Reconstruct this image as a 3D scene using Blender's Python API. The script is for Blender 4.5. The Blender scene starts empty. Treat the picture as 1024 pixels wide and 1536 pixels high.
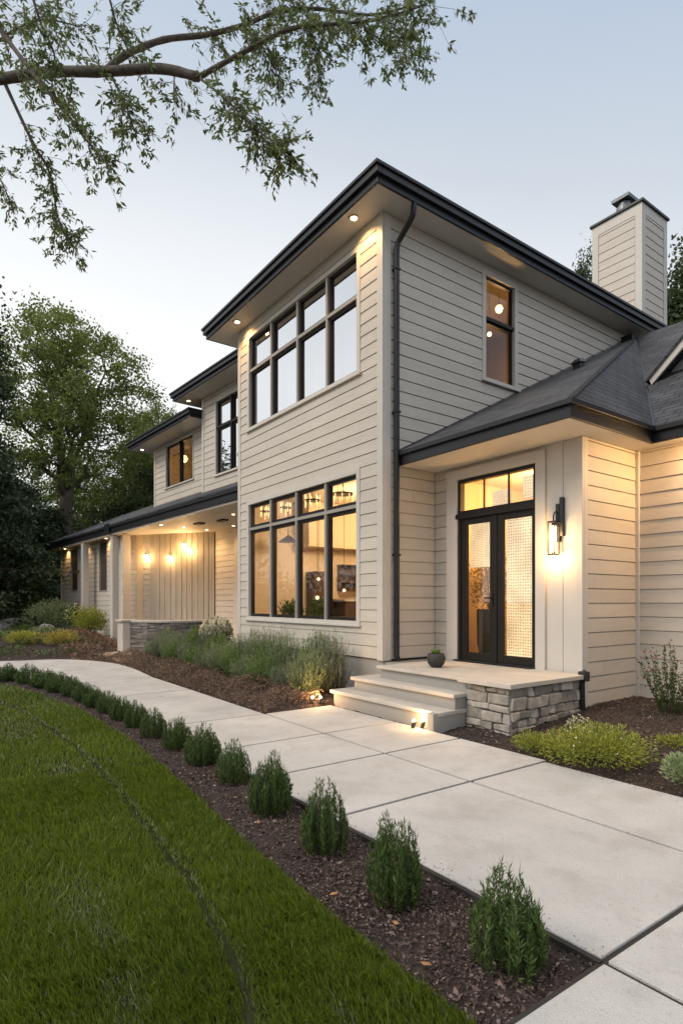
import bpy, bmesh, math, random
import numpy as np
from mathutils import Vector
R = math.radians
rng = np.random.default_rng(7)
random.seed(7)
S = bpy.context.scene
COL = S.collection

# ------------------------------------------------------------------ camera
cd = bpy.data.cameras.new('camera'); cam = bpy.data.objects.new('camera', cd); COL.objects.link(cam)
cam.location = (0, 0, 1.5); cam.rotation_euler = (R(90), 0, R(54.173))
cd.sensor_width = 36; cd.lens = 868.5 / 1536 * 36; cd.shift_y = 134 / 1536
cd.clip_start = .05; cd.clip_end = 2000
S.camera = cam
S.view_settings.view_transform = 'Standard'; S.view_settings.look = 'None'
S.view_settings.exposure = .30; S.view_settings.gamma = 1
S.cycles.max_bounces = 8; S.cycles.transparent_max_bounces = 12
S.cycles.sample_clamp_indirect = 4; S.cycles.use_denoising = True
S.cycles.caustics_reflective = False; S.cycles.caustics_refractive = False

# ------------------------------------------------------------------ sky
w = bpy.data.worlds.new('World'); S.world = w; w.use_nodes = True
nt = w.node_tree; nt.nodes.clear(); N = nt.nodes.new; LK = nt.links.new
out = N('ShaderNodeOutputWorld'); tc = N('ShaderNodeTexCoord')
sep = N('ShaderNodeSeparateXYZ'); LK(tc.outputs['Generated'], sep.inputs[0])
dot = N('ShaderNodeVectorMath'); dot.operation = 'DOT_PRODUCT'; dot.inputs[1].default_value = (-.996, .09, 0)
LK(tc.outputs['Generated'], dot.inputs[0])
m1 = N('ShaderNodeMath'); m1.operation = 'MULTIPLY_ADD'; m1.inputs[1].default_value = -.30
LK(dot.outputs['Value'], m1.inputs[0]); LK(sep.outputs['Z'], m1.inputs[2])
cl = N('ShaderNodeTexNoise'); cl.inputs['Scale'].default_value = 1.6; cl.inputs['Detail'].default_value = 5
mp = N('ShaderNodeMapping'); mp.inputs['Scale'].default_value = (1, 1, 3.5); LK(tc.outputs['Generated'], mp.inputs[0]); LK(mp.outputs[0], cl.inputs['Vector'])
m2 = N('ShaderNodeMath'); m2.operation = 'MULTIPLY_ADD'; m2.inputs[1].default_value = -.10; LK(cl.outputs[0], m2.inputs[0])
m2b = N('ShaderNodeMath'); m2b.operation = 'ADD'; m2b.inputs[1].default_value = .05; LK(m1.outputs[0], m2b.inputs[0]); LK(m2b.outputs[0], m2.inputs[2])
rp = N('ShaderNodeValToRGB'); LK(m2.outputs[0], rp.inputs[0])
el = rp.color_ramp.elements
el[0].position = .12; el[0].color = (.93, .935, .94, 1)
el[1].position = .25; el[1].color = (.80, .825, .85, 1)
for p, c in ((.40, (.58, .63, .69)), (.55, (.455, .535, .65)), (.66, (.60, .67, .77)), (.9, (.98, 1.0, 1.06))):
    e = el.new(p); e.color = (*c, 1)
bg = N('ShaderNodeBackground'); LK(rp.outputs[0], bg.inputs[0]); bg.inputs[1].default_value = .90
sk = N('ShaderNodeTexSky'); sk.sky_type = 'NISHITA'; sk.sun_disc = False
sk.sun_elevation = math.asin(.66); sk.sun_rotation = math.atan2(-.22, -.72)
bg2 = N('ShaderNodeBackground'); LK(sk.outputs[0], bg2.inputs[0]); bg2.inputs[1].default_value = .006
ad = N('ShaderNodeAddShader'); LK(bg.outputs[0], ad.inputs[0]); LK(bg2.outputs[0], ad.inputs[1]); LK(ad.outputs[0], out.inputs[0])

sd = bpy.data.lights.new('sun', 'SUN'); sd.energy = 1.75; sd.angle = R(30); sd.color = (1, .90, .77)
so = bpy.data.objects.new('sun', sd); COL.objects.link(so)
v = Vector((-.22, -.72, .66)); so.rotation_euler = v.to_track_quat('Z', 'Y').to_euler()

# ------------------------------------------------------------------ materials
def mat(name, col, rough=.6, var=0.0, vscale=3.0, bump=0.0, bscale=60.0, metal=0.0, spec=.5, island=0.0, stretch=None, stain=None, speck=False):
    m = bpy.data.materials.new(name); m.use_nodes = True
    t = m.node_tree; b = t.nodes['Principled BSDF']; n = t.nodes.new; k = t.links.new
    b.inputs['Base Color'].default_value = (*col, 1); b.inputs['Roughness'].default_value = rough
    b.inputs['Metallic'].default_value = metal; b.inputs['Specular IOR Level'].default_value = spec
    geo = n('ShaderNodeNewGeometry'); vec = geo.outputs['Position']
    if stretch:
        mpp = n('ShaderNodeMapping'); mpp.inputs['Scale'].default_value = stretch; k(vec, mpp.inputs[0]); vec = mpp.outputs[0]
    last = None
    if var:
        nz = n('ShaderNodeTexNoise'); nz.inputs['Scale'].default_value = vscale; nz.inputs['Detail'].default_value = 6
        nz.inputs['Roughness'].default_value = .6; k(vec, nz.inputs['Vector'])
        mr = n('ShaderNodeMapRange'); mr.inputs[1].default_value = .3; mr.inputs[2].default_value = .7
        mr.inputs[3].default_value = 1 - var; mr.inputs[4].default_value = 1 + var; k(nz.outputs[0], mr.inputs[0])
        mx = n('ShaderNodeMix'); mx.data_type = 'RGBA'; mx.blend_type = 'MULTIPLY'; mx.inputs[0].default_value = 1
        mx.inputs[6].default_value = (*col, 1); k(mr.outputs[0], mx.inputs[7]); last = mx.outputs[2]
    if island:
        mr = n('ShaderNodeMapRange'); mr.inputs[3].default_value = 1 - island; mr.inputs[4].default_value = 1 + island
        k(geo.outputs['Random Per Island'], mr.inputs[0])
        mx = n('ShaderNodeMix'); mx.data_type = 'RGBA'; mx.blend_type = 'MULTIPLY'; mx.inputs[0].default_value = 1
        mx.inputs[6].default_value = (*col, 1)
        if last: k(last, mx.inputs[6])
        k(mr.outputs[0], mx.inputs[7]); last = mx.outputs[2]
    if stain:   # (colour, scale, threshold)
        nz = n('ShaderNodeTexNoise'); nz.inputs['Scale'].default_value = stain[1]; nz.inputs['Detail'].default_value = 8
        nz.inputs['Roughness'].default_value = .65; k(vec, nz.inputs['Vector'])
        mr = n('ShaderNodeMapRange'); mr.inputs[1].default_value = stain[2]; mr.inputs[2].default_value = stain[2] + .12; mr.inputs[4].default_value = stain[3]
        k(nz.outputs[0], mr.inputs[0])
        mx = n('ShaderNodeMix'); mx.data_type = 'RGBA'; mx.inputs[6].default_value = (*col, 1); mx.inputs[7].default_value = (*stain[0], 1)
        if last: k(last, mx.inputs[6])
        k(mr.outputs[0], mx.inputs[0]); last = mx.outputs[2]
    if speck:
        for sc_, lo_v, hi_v, f_ in ((230, .38, .46, .72), (34, .30, .42, .86)):
            nz = n('ShaderNodeTexNoise'); nz.inputs['Scale'].default_value = sc_; nz.inputs['Detail'].default_value = 3; k(vec, nz.inputs['Vector'])
            mr = n('ShaderNodeMapRange'); mr.inputs[1].default_value = lo_v; mr.inputs[2].default_value = hi_v; mr.inputs[3].default_value = f_; mr.inputs[4].default_value = 1; k(nz.outputs[0], mr.inputs[0])
            mx = n('ShaderNodeMix'); mx.data_type = 'RGBA'; mx.blend_type = 'MULTIPLY'; mx.inputs[0].default_value = 1; k(last, mx.inputs[6]); k(mr.outputs[0], mx.inputs[7]); last = mx.outputs[2]
    if last: k(last, b.inputs['Base Color'])
    if bump:
        nz = n('ShaderNodeTexNoise'); nz.inputs['Scale'].default_value = bscale; nz.inputs['Detail'].default_value = 4; k(vec, nz.inputs['Vector'])
        bp = n('ShaderNodeBump'); bp.inputs['Strength'].default_value = bump; bp.inputs['Distance'].default_value = .01
        k(nz.outputs[0], bp.inputs['Height']); k(bp.outputs[0], b.inputs['Normal'])
    return m

def leafmat(name, c1, c2, trans=.35, rough=.5, clump=0.0):
    m = bpy.data.materials.new(name); m.use_nodes = True
    t = m.node_tree; b = t.nodes['Principled BSDF']; n = t.nodes.new; k = t.links.new
    geo = n('ShaderNodeNewGeometry')
    mx = n('ShaderNodeMix'); mx.data_type = 'RGBA'; mx.inputs[6].default_value = (*c1, 1); mx.inputs[7].default_value = (*c2, 1)
    if clump:
        nz = n('ShaderNodeTexNoise'); nz.inputs['Scale'].default_value = clump; nz.inputs['Detail'].default_value = 3
        k(geo.outputs['Position'], nz.inputs['Vector'])
        av = n('ShaderNodeMath'); av.operation = 'ADD'; k(nz.outputs[0], av.inputs[0]); k(geo.outputs['Random Per Island'], av.inputs[1])
        mr = n('ShaderNodeMapRange'); mr.inputs[1].default_value = .4; mr.inputs[2].default_value = 1.6; k(av.outputs[0], mr.inputs[0]); k(mr.outputs[0], mx.inputs[0])
    else: k(geo.outputs['Random Per Island'], mx.inputs[0])
    k(mx.outputs[2], b.inputs['Base Color']); b.inputs['Roughness'].default_value = rough; b.inputs['Specular IOR Level'].default_value = .3
    tr = n('ShaderNodeBsdfTranslucent'); k(mx.outputs[2], tr.inputs[0])
    ms = n('ShaderNodeMixShader'); ms.inputs[0].default_value = trans; k(b.outputs[0], ms.inputs[1]); k(tr.outputs[0], ms.inputs[2])
    k(ms.outputs[0], t.nodes['Material Output'].inputs[0])
    return m

def glassmat(name, refl, tint=(1, 1, 1), rough=0.0, base=(.02, .02, .02), wav=0.0):
    m = bpy.data.materials.new(name); m.use_nodes = True
    t = m.node_tree; t.nodes.clear(); n = t.nodes.new; k = t.links.new
    o = n('ShaderNodeOutputMaterial'); tr = n('ShaderNodeBsdfTransparent'); tr.inputs[0].default_value = (*tint, 1)
    gl = n('ShaderNodeBsdfGlossy'); gl.inputs['Roughness'].default_value = rough; gl.inputs[0].default_value = (.93, .95, .97, 1)
    lw = n('ShaderNodeLayerWeight'); lw.inputs[0].default_value = .5; fr = n('ShaderNodeMath'); fr.operation = 'POWER'; fr.inputs[1].default_value = 5; k(lw.outputs['Facing'], fr.inputs[0])
    ma = n('ShaderNodeMath'); ma.operation = 'MULTIPLY_ADD'; ma.inputs[1].default_value = .9; ma.inputs[2].default_value = refl + .05; ma.use_clamp = True
    k(fr.outputs[0], ma.inputs[0]); ms = n('ShaderNodeMixShader'); k(ma.outputs[0], ms.inputs[0]); k(tr.outputs[0], ms.inputs[1]); k(gl.outputs[0], ms.inputs[2])
    k(ms.outputs[0], o.inputs[0])
    if wav:
        geo = n('ShaderNodeNewGeometry'); nz = n('ShaderNodeTexNoise'); nz.inputs['Scale'].default_value = 1.2; k(geo.outputs['Position'], nz.inputs[0])
        bp = n('ShaderNodeBump'); bp.inputs['Strength'].default_value = wav; bp.inputs['Distance'].default_value = .02; k(nz.outputs[0], bp.inputs['Height']); k(bp.outputs[0], gl.inputs['Normal'])
    return m

def emis(name, col, s):
    m = bpy.data.materials.new(name); m.use_nodes = True
    b = m.node_tree.nodes['Principled BSDF']; b.inputs['Base Color'].default_value = (*col, 1)
    b.inputs['Emission Color'].default_value = (*col, 1); b.inputs['Emission Strength'].default_value = s
    return m

SIDING = mat('painted_siding', (.555, .50, .425), .55, .06, 1.3, .14, 90, stretch=(1, 1, 5), island=.035, stain=((.44, .39, .33), 2.4, .56, .35))
TRIM = mat('painted_trim', (.57, .53, .475), .5, .04, 2, .04, 60)
SOFFIT = mat('soffit_paint', (.60, .57, .52), .6, .03, 1.5, .03, 50)
DARK = mat('dark_gutter_metal', (.022, .023, .026), .38, .12, 8, 0, metal=.4)
BRONZE = mat('bronze_frame', (.016, .013, .011), .5, .1, 6, spec=.25)
TAUPE = mat('taupe_mullion', (.33, .30, .265), .5, .05, 4)
FOUND = mat('foundation_paint', (.34, .33, .31), .8, .10, 2, .2, 40)
BLACK = mat('black_metal', (.015, .015, .016), .4)
TIN = mat('grey_metal_cap', (.20, .21, .22), .45, .15, 9, metal=.7)
FLASH = mat('flashing_metal', (.45, .47, .50), .4, .1, 5, metal=.6)
CONC = mat('concrete_slab', (.51, .487, .455), .85, .13, 1.3, .7, 130, stain=((.37, .34, .31), 2.3, .50, .42), speck=True)
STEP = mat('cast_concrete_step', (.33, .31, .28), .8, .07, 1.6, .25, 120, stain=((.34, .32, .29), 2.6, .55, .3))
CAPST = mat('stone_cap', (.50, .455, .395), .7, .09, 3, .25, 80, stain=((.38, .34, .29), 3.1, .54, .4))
STONE = mat('rubble_stone', (.37, .33, .28), .9, .30, 9, .9, 45, island=.38, stain=((.17, .15, .13), 5.5, .52, .5))
LEDGE = mat('ledge_stone', (.24, .215, .19), .9, .25, 12, .7, 60, island=.45)
MORTAR = mat('mortar', (.16, .15, .135), .95, .1, 10, .3, 80)
SOIL = mat('mulch_soil', (.036, .023, .018), .95, .45, 22, 1.0, 120)
FOREST = mat('forest_floor', (.035, .036, .022), .95, .4, 1.2, .8, 20)
LAWNB = mat('lawn_soil', (.030, .034, .014), 1, .35, 14, .6, 90, spec=.05)
BARK = mat('bark', (.105, .085, .068), .9, .4, 10, 1.0, 30, stretch=(1, 1, .25))
BARKD = mat('branch_bark', (.095, .075, .060), .85, .35, 14, .8, 50)
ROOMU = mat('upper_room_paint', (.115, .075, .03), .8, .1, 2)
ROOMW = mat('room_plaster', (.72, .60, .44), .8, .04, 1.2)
ROOMD = mat('room_dark_wood', (.075, .045, .028), .5, .25, 5)
ROOMF = mat('room_floor', (.16, .10, .06), .4, .2, 3)
POT = mat('pot_ceramic', (.035, .030, .027), .6, .4, 30, .8, 60)
ROCK = mat('boulder_rock', (.26, .25, .245), .85, .25, 5, .8, 25)
WARM = (1.0, .58, .23)
BULB = emis('lit_bulb', (1, .62, .26), 3.5)
BULBS = emis('lit_lens', (1, .70, .36), 16)
CRYS = emis('lit_crystal', (1, .66, .30), 2.0)
SHADE = emis('lit_shade', (1, .62, .30), 3.2)
GLASS_SKY = glassmat('reflective_window_glass', .70, (.9, .9, .9), 0, wav=.10)
GLASS_MID = glassmat('half_reflective_glass', .30, (.9, .9, .88), 0, wav=.08)
GLASS_CLR = glassmat('clear_window_glass', .02, (.97, .96, .93))

def shingle_mat():
    m = bpy.data.materials.new('asphalt_shingle'); m.use_nodes = True
    t = m.node_tree; b = t.nodes['Principled BSDF']; n = t.nodes.new; k = t.links.new
    uv = n('ShaderNodeUVMap'); br = n('ShaderNodeTexBrick'); k(uv.outputs[0], br.inputs[0])
    br.inputs['Scale'].default_value = 1; br.inputs['Brick Width'].default_value = .30; br.inputs['Row Height'].default_value = .135
    br.inputs['Mortar Size'].default_value = .010; br.inputs['Mortar Smooth'].default_value = .2; br.offset = .37
    br.inputs['Color1'].default_value = (.050, .051, .056, 1); br.inputs['Color2'].default_value = (.078, .079, .086, 1); br.inputs['Mortar'].default_value = (.010, .010, .012, 1)
    nz = n('ShaderNodeTexNoise'); nz.inputs['Scale'].default_value = 60; nz.inputs['Detail'].default_value = 5; k(uv.outputs[0], nz.inputs[0])
    nz2 = n('ShaderNodeTexNoise'); nz2.inputs['Scale'].default_value = 1.3; nz2.inputs['Detail'].default_value = 4; k(uv.outputs[0], nz2.inputs[0])
    a = n('ShaderNodeMath'); a.operation = 'MULTIPLY'; k(nz.outputs[0], a.inputs[0]); k(nz2.outputs[0], a.inputs[1])
    mr = n('ShaderNodeMapRange'); mr.inputs[1].default_value = .1; mr.inputs[2].default_value = .4; mr.inputs[3].default_value = .55; mr.inputs[4].default_value = 1.5; k(a.outputs[0], mr.inputs[0])
    mx = n('ShaderNodeMix'); mx.data_type = 'RGBA'; mx.blend_type = 'MULTIPLY'; mx.inputs[0].default_value = 1; k(br.outputs[0], mx.inputs[6]); k(mr.outputs[0], mx.inputs[7])
    k(mx.outputs[2], b.inputs['Base Color']); b.inputs['Roughness'].default_value = .85
    sb = n('ShaderNodeMath'); sb.operation = 'SUBTRACT'; k(nz.outputs[0], sb.inputs[0]); k(br.outputs['Fac'], sb.inputs[1])
    bp = n('ShaderNodeBump'); bp.inputs['Strength'].default_value = .7; bp.inputs['Distance'].default_value = .012; k(sb.outputs[0], bp.inputs['Height']); k(bp.outputs[0], b.inputs['Normal'])
    return m
SHINGLE = shingle_mat()

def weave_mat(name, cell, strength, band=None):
    """woven screen, its warm back light painted in as emission between dark knots"""
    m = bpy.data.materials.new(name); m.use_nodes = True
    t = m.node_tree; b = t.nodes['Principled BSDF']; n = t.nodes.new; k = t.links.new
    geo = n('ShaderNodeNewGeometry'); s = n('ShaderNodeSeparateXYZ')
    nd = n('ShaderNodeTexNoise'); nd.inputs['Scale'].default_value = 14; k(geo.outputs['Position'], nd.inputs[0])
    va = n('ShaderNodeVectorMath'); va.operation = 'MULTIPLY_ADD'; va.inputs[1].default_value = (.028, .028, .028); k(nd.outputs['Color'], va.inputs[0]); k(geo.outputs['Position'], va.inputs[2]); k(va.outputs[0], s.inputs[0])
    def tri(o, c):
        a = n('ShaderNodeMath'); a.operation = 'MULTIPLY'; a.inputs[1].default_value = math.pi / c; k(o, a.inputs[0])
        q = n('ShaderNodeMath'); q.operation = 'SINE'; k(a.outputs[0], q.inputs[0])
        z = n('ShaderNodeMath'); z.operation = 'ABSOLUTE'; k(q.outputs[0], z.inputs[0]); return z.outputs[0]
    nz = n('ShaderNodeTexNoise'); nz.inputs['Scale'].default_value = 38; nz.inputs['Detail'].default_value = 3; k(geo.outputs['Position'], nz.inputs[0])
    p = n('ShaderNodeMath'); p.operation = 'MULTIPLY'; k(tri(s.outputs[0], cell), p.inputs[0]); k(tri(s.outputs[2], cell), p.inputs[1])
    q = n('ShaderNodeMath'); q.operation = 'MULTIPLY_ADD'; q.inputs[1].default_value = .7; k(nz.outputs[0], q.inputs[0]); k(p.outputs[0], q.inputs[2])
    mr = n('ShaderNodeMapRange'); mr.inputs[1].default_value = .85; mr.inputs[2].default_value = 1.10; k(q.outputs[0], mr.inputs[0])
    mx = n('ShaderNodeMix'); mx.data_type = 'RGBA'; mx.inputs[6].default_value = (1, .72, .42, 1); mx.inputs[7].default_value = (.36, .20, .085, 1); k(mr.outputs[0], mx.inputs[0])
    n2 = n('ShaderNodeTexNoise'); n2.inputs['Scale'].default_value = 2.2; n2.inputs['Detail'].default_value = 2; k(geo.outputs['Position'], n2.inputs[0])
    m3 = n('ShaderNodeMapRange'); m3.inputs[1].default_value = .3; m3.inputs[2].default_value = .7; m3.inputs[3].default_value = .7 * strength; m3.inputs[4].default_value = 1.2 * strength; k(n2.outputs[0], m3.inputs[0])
    k(mx.outputs[2], b.inputs['Emission Color']); k(m3.outputs[0], b.inputs['Emission Strength']); b.inputs['Base Color'].default_value = (.12, .08, .04, 1)  # room light from behind is put into the screen as its own glow
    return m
WEAVE = weave_mat('glowing_woven_screen', .041, 1.1)
WEAVEF = weave_mat('glowing_fine_screen', .026, 1.0)

# ------------------------------------------------------------------ mesh helpers
class Fr:
    """local frame: u along, v back/outward, z up"""
    def __init__(s, o, U, V): s.o = Vector((*o, 0)); s.U = Vector((*U, 0)); s.V = Vector((*V, 0))
    def __call__(s, u, v, z): return s.o + s.U * u + s.V * v + Vector((0, 0, z))
ID = Fr((0, 0), (1, 0), (0, 1))

class MB:
    def __init__(s): s.v = []; s.f = []; s.uv = {}
    def add(s, vs, fs):
        b = len(s.v); s.v += [tuple(p) for p in vs]; s.f += [tuple(i + b for i in f) for f in fs]
    def hexa(s, c): s.add(c, [(0, 3, 2, 1), (4, 5, 6, 7), (0, 1, 5, 4), (1, 2, 6, 5), (2, 3, 7, 6), (3, 0, 4, 7)])
    def box(s, u0, u1, v0, v1, z0, z1, fr=ID):
        s.hexa([fr(u0, v0, z0), fr(u1, v0, z0), fr(u1, v1, z0), fr(u0, v1, z0), fr(u0, v0, z1), fr(u1, v0, z1), fr(u1, v1, z1), fr(u0, v1, z1)]); return s
    def poly(s, pts, uv=None):
        b = len(s.v); s.v += [tuple(p) for p in pts]; s.f.append(tuple(range(b, b + len(pts))))
        if uv: s.uv[len(s.f) - 1] = uv
        return s
    def slab(s, pts, th, uv=None):
        n = len(pts); b = len(s.v); s.v += [tuple(p) for p in pts] + [(p[0], p[1], p[2] - th) for p in pts]
        s.f.append(tuple(range(b, b + n)))
        if uv: s.uv[len(s.f) - 1] = uv
        s.f.append(tuple(range(b + 2 * n - 1, b + n - 1, -1)))
        for i in range(n): j = (i + 1) % n; s.f.append((b + i, b + n + i, b + n + j, b + j))
        return s
    def tube(s, pts, r, seg=8, cap=True):
        pts = [Vector(p) for p in pts]; rs = r if isinstance(r, (list, tuple)) else [r] * len(pts)
        b = len(s.v); prev = None
        for i, p in enumerate(pts):
            d = (pts[min(i + 1, len(pts) - 1)] - pts[max(i - 1, 0)]).normalized()
            if prev is None: a = d.orthogonal().normalized()
            else: a = (prev - d * prev.dot(d)); a = a.normalized() if a.length > 1e-6 else d.orthogonal().normalized()
            prev = a; c = d.cross(a)
            for k in range(seg):
                t = 2 * math.pi * k / seg; s.v.append(tuple(p + (a * math.cos(t) + c * math.sin(t)) * rs[i]))
        for i in range(len(pts) - 1):
            for k in range(seg):
                q = (k + 1) % seg; s.f.append((b + i * seg + k, b + i * seg + q, b + (i + 1) * seg + q, b + (i + 1) * seg + k))
        if cap:
            s.f.append(tuple(b + k for k in range(seg))[::-1]); s.f.append(tuple(b + (len(pts) - 1) * seg + k for k in range(seg)))
        return s
    def lathe(s, c, prof, seg=20):
        b = len(s.v); c = Vector(c)
        for r, z in prof:
            for k in range(seg): t = 2 * math.pi * k / seg; s.v.append((c.x + r * math.cos(t), c.y + r * math.sin(t), c.z + z))
        for i in range(len(prof) - 1):
            for k in range(seg):
                q = (k + 1) % seg; s.f.append((b + i * seg + k, b + i * seg + q, b + (i + 1) * seg + q, b + (i + 1) * seg + k))
        s.f.append(tuple(b + k for k in range(seg))[::-1]); s.f.append(tuple(b + (len(prof) - 1) * seg + k for k in range(seg)))
        return s
    def build(s, name, m, parent=None, smooth=False, bevel=0, fixn=False):
        me = bpy.data.meshes.new(name); me.from_pydata(s.v, [], s.f); me.materials.append(m)
        if s.uv:
            lay = me.uv_layers.new(name='UVMap')
            for i, p in enumerate(me.polygons):
                if i in s.uv:
                    for li, q in zip(p.loop_indices, s.uv[i]): lay.data[li].uv = q
        if smooth: me.polygons.foreach_set('use_smooth', [True] * len(me.polygons))
        if fixn:
            bm = bmesh.new(); bm.from_mesh(me); bmesh.ops.recalc_face_normals(bm, faces=bm.faces); bm.to_mesh(me); bm.free()
        o = bpy.data.objects.new(name, me); COL.objects.link(o)
        if bevel:
            b = o.modifiers.new('bevel', 'BEVEL'); b.width = bevel; b.segments = 2; b.limit_method = 'ANGLE'
        if parent:
            o.parent = parent; o.matrix_parent_inverse = parent_inv(parent)
        return o

def parent_inv(p):
    from mathutils import Matrix
    M = Matrix.Identity(4)
    chain = []
    q = p
    while q: chain.append(q); q = q.parent
    for q in reversed(chain):
        M = M @ q.matrix_parent_inverse @ q.matrix_basis
    return M.inverted()

def tag(o, label=None, cat=None, group=None, kind=None):
    if label: o['label'] = label
    if cat: o['category'] = cat
    if group: o['group'] = group
    if kind: o['kind'] = kind
    return o
def empty(name, loc, label, cat, group=None):
    o = bpy.data.objects.new(name, None); COL.objects.link(o); o.location = loc; o.empty_display_size = .1
    return tag(o, label, cat, group)

def npmesh(name, V, Fq, m, parent=None, local=False):
    """fast mesh from (n,3) verts and (m,k) faces"""
    me = bpy.data.meshes.new(name); nv = len(V); nf, k = Fq.shape
    me.vertices.add(nv); me.vertices.foreach_set('co', np.ascontiguousarray(V, dtype=np.float32).ravel())
    me.loops.add(nf * k); me.loops.foreach_set('vertex_index', np.ascontiguousarray(Fq, dtype=np.int32).ravel())
    me.polygons.add(nf); me.polygons.foreach_set('loop_start', np.arange(0, nf * k, k, dtype=np.int32))
    me.update(calc_edges=True); me.materials.append(m)
    o = bpy.data.objects.new(name, me); COL.objects.link(o)
    if parent:
        o.parent = parent
        if not local: o.matrix_parent_inverse = parent_inv(parent)
    return o

def unit(a): return a / np.maximum(np.linalg.norm(a, axis=-1, keepdims=True), 1e-9)
def leaves(P, D, L, W, fold=.0):
    """diamond leaves: base P, direction D, length L, width W"""
    n = len(P); D = unit(D); r = unit(rng.normal(size=(n, 3))); Sd = unit(np.cross(D, r)); Nn = np.cross(Sd, D)
    L = np.broadcast_to(np.asarray(L, dtype=float).reshape(-1, 1), (n, 1)); W = np.broadcast_to(np.asarray(W, dtype=float).reshape(-1, 1), (n, 1))
    V = np.stack([P, P + D * L * .45 + Sd * W * .5 + Nn * L * fold, P + D * L, P + D * L * .45 - Sd * W * .5 + Nn * L * fold], axis=1).reshape(-1, 3)
    return V, np.arange(4 * n).reshape(n, 4)

def light(name, kind, loc, e, col=WARM, size=.05, spot=None, blend=.6, aim=(0, 0, -1), parent=None):
    l = bpy.data.lights.new(name, kind); l.energy = e; l.color = col
    if kind in ('POINT', 'SPOT'): l.shadow_soft_size = size
    if kind == 'SPOT': l.spot_size = R(spot); l.spot_blend = blend
    if kind == 'AREA': l.size = size
    o = bpy.data.objects.new(name, l); COL.objects.link(o); o.location = loc
    o.rotation_euler = Vector(aim).to_track_quat('-Z', 'Y').to_euler()
    if parent: o.parent = parent; o.matrix_parent_inverse = parent_inv(parent)
    return o

# ------------------------------------------------------------------ the ground
def inpoly(x, y, P):
    c = np.zeros(x.shape, bool); j = len(P) - 1
    for i in range(len(P)):
        xi, yi = P[i]; xj, yj = P[j]
        with np.errstate(divide='ignore', invalid='ignore'):
            t = ((yi > y) != (yj > y)) & (x < (xj - xi) * (y - yi) / (yj - yi + 1e-12) + xi)
        c ^= t; j = i
    return c
def segdist(x, y, P):
    d = np.full(x.shape, 1e9)
    for (ax, ay), (bx, by) in zip(P[:-1], P[1:]):
        vx, vy = bx - ax, by - ay; t = np.clip(((x - ax) * vx + (y - ay) * vy) / (vx * vx + vy * vy), 0, 1)
        d = np.minimum(d, np.hypot(x - ax - t * vx, y - ay - t * vy))
    return d

g = MB().poly([(-900, -900, -.16), (900, -900, -.16), (900, 900, -.16), (-900, 900, -.16)]).build('ground', FOREST); tag(g, kind='structure')

def bedz(x, y):
    m = np.clip((y - 4.9) / 2.2, 0, 1) * .20 * (x > -5.0)
    m += np.clip((y - 3.9) / 1.2, 0, 1) * .10 * ((x < -6.9) & (x > -16))
    far = np.clip((-17 - x) / 5, 0, 1) * np.clip((6 - y) / 2 + .2, 0, 1) * .35
    return m + far - .035
nx, ny = 560, 200
gx, gy = np.meshgrid(np.linspace(-34, 3.5, nx), np.linspace(-2, 9.4, ny), indexing='ij')
gz = bedz(gx, gy) + rng.normal(size=gx.shape) * .006
gz = gz + (np.sin(gx * 3.1 + gy) * np.sin(gy * 4.3 - gx * 1.3)) * .008
edge = (gx < -33.8) | (gx > 3.4) | (gy < -1.9) | (gy > 9.3); gz[edge] = -.2
idx = np.arange(nx * ny).reshape(nx, ny)
q = np.stack([idx[:-1, :-1], idx[1:, :-1], idx[1:, 1:], idx[:-1, 1:]], -1).reshape(-1, 4)
o = npmesh('mulch_bed', np.stack([gx, gy, gz], -1).reshape(-1, 3), q, SOIL); tag(o, kind='structure')

LE = [(-17.5, -1.9), (-14.6, -.6), (-13.2, .45), (-12.05, 1.12), (-10.53, 1.50), (-8.54, 1.74), (-6.72, 1.80), (-5.26, 1.76), (-4.14, 1.68), (-3.25, 1.61), (-2.70, 1.585), (-2.25, 1.575), (-1.94, 1.57), (-1.65, 1.568), (-1.36, 1.57)]
def smoothline(P, n=6):
    o = []
    for i in range(len(P) - 1):
        p0 = Vector(P[max(i - 1, 0)]); p1 = Vector(P[i]); p2 = Vector(P[i + 1]); p3 = Vector(P[min(i + 2, len(P) - 1)])
        for k in range(n):
            t = k / n; o.append(tuple(.5 * ((2 * p1) + (p2 - p0) * t + (2 * p0 - 5 * p1 + 4 * p2 - p3) * t * t + (3 * p1 - p0 - 3 * p2 + p3) * t ** 3)))
    o.append(tuple(P[-1])); return o
LEs = smoothline(LE)
lawn_poly = LEs + [(-1.36, -3.0), (-6, -8), (-30, -8), (-30, -1.9)]
m = MB().slab([(x, y, .0) for x, y in lawn_poly], .12)
lo_ = m.build('lawn_ground', LAWNB, fixn=True); tag(lo_, kind='structure')

TRK = smoothline([(-16, -1.6), (-12.6, .1), (-9.84, .914), (-8.45, 1.13), (-6.82, 1.245), (-5.19, 1.262), (-3.96, 1.205), (-3.2, 1.161), (-2.64, 1.104), (-2.23, 1.051), (-1.86, .94), (-1.4, .75)])
PATCH = [(-3.05, .62, .20), (-2.75, .66, .12), (-2.25, .62, .12), (-2.02, .36, .12), (-3.15, -.05, .10), (-1.62, 1.22, .08), (-7.6, .9, .5), (-5.6, 1.0, .25)]

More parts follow.
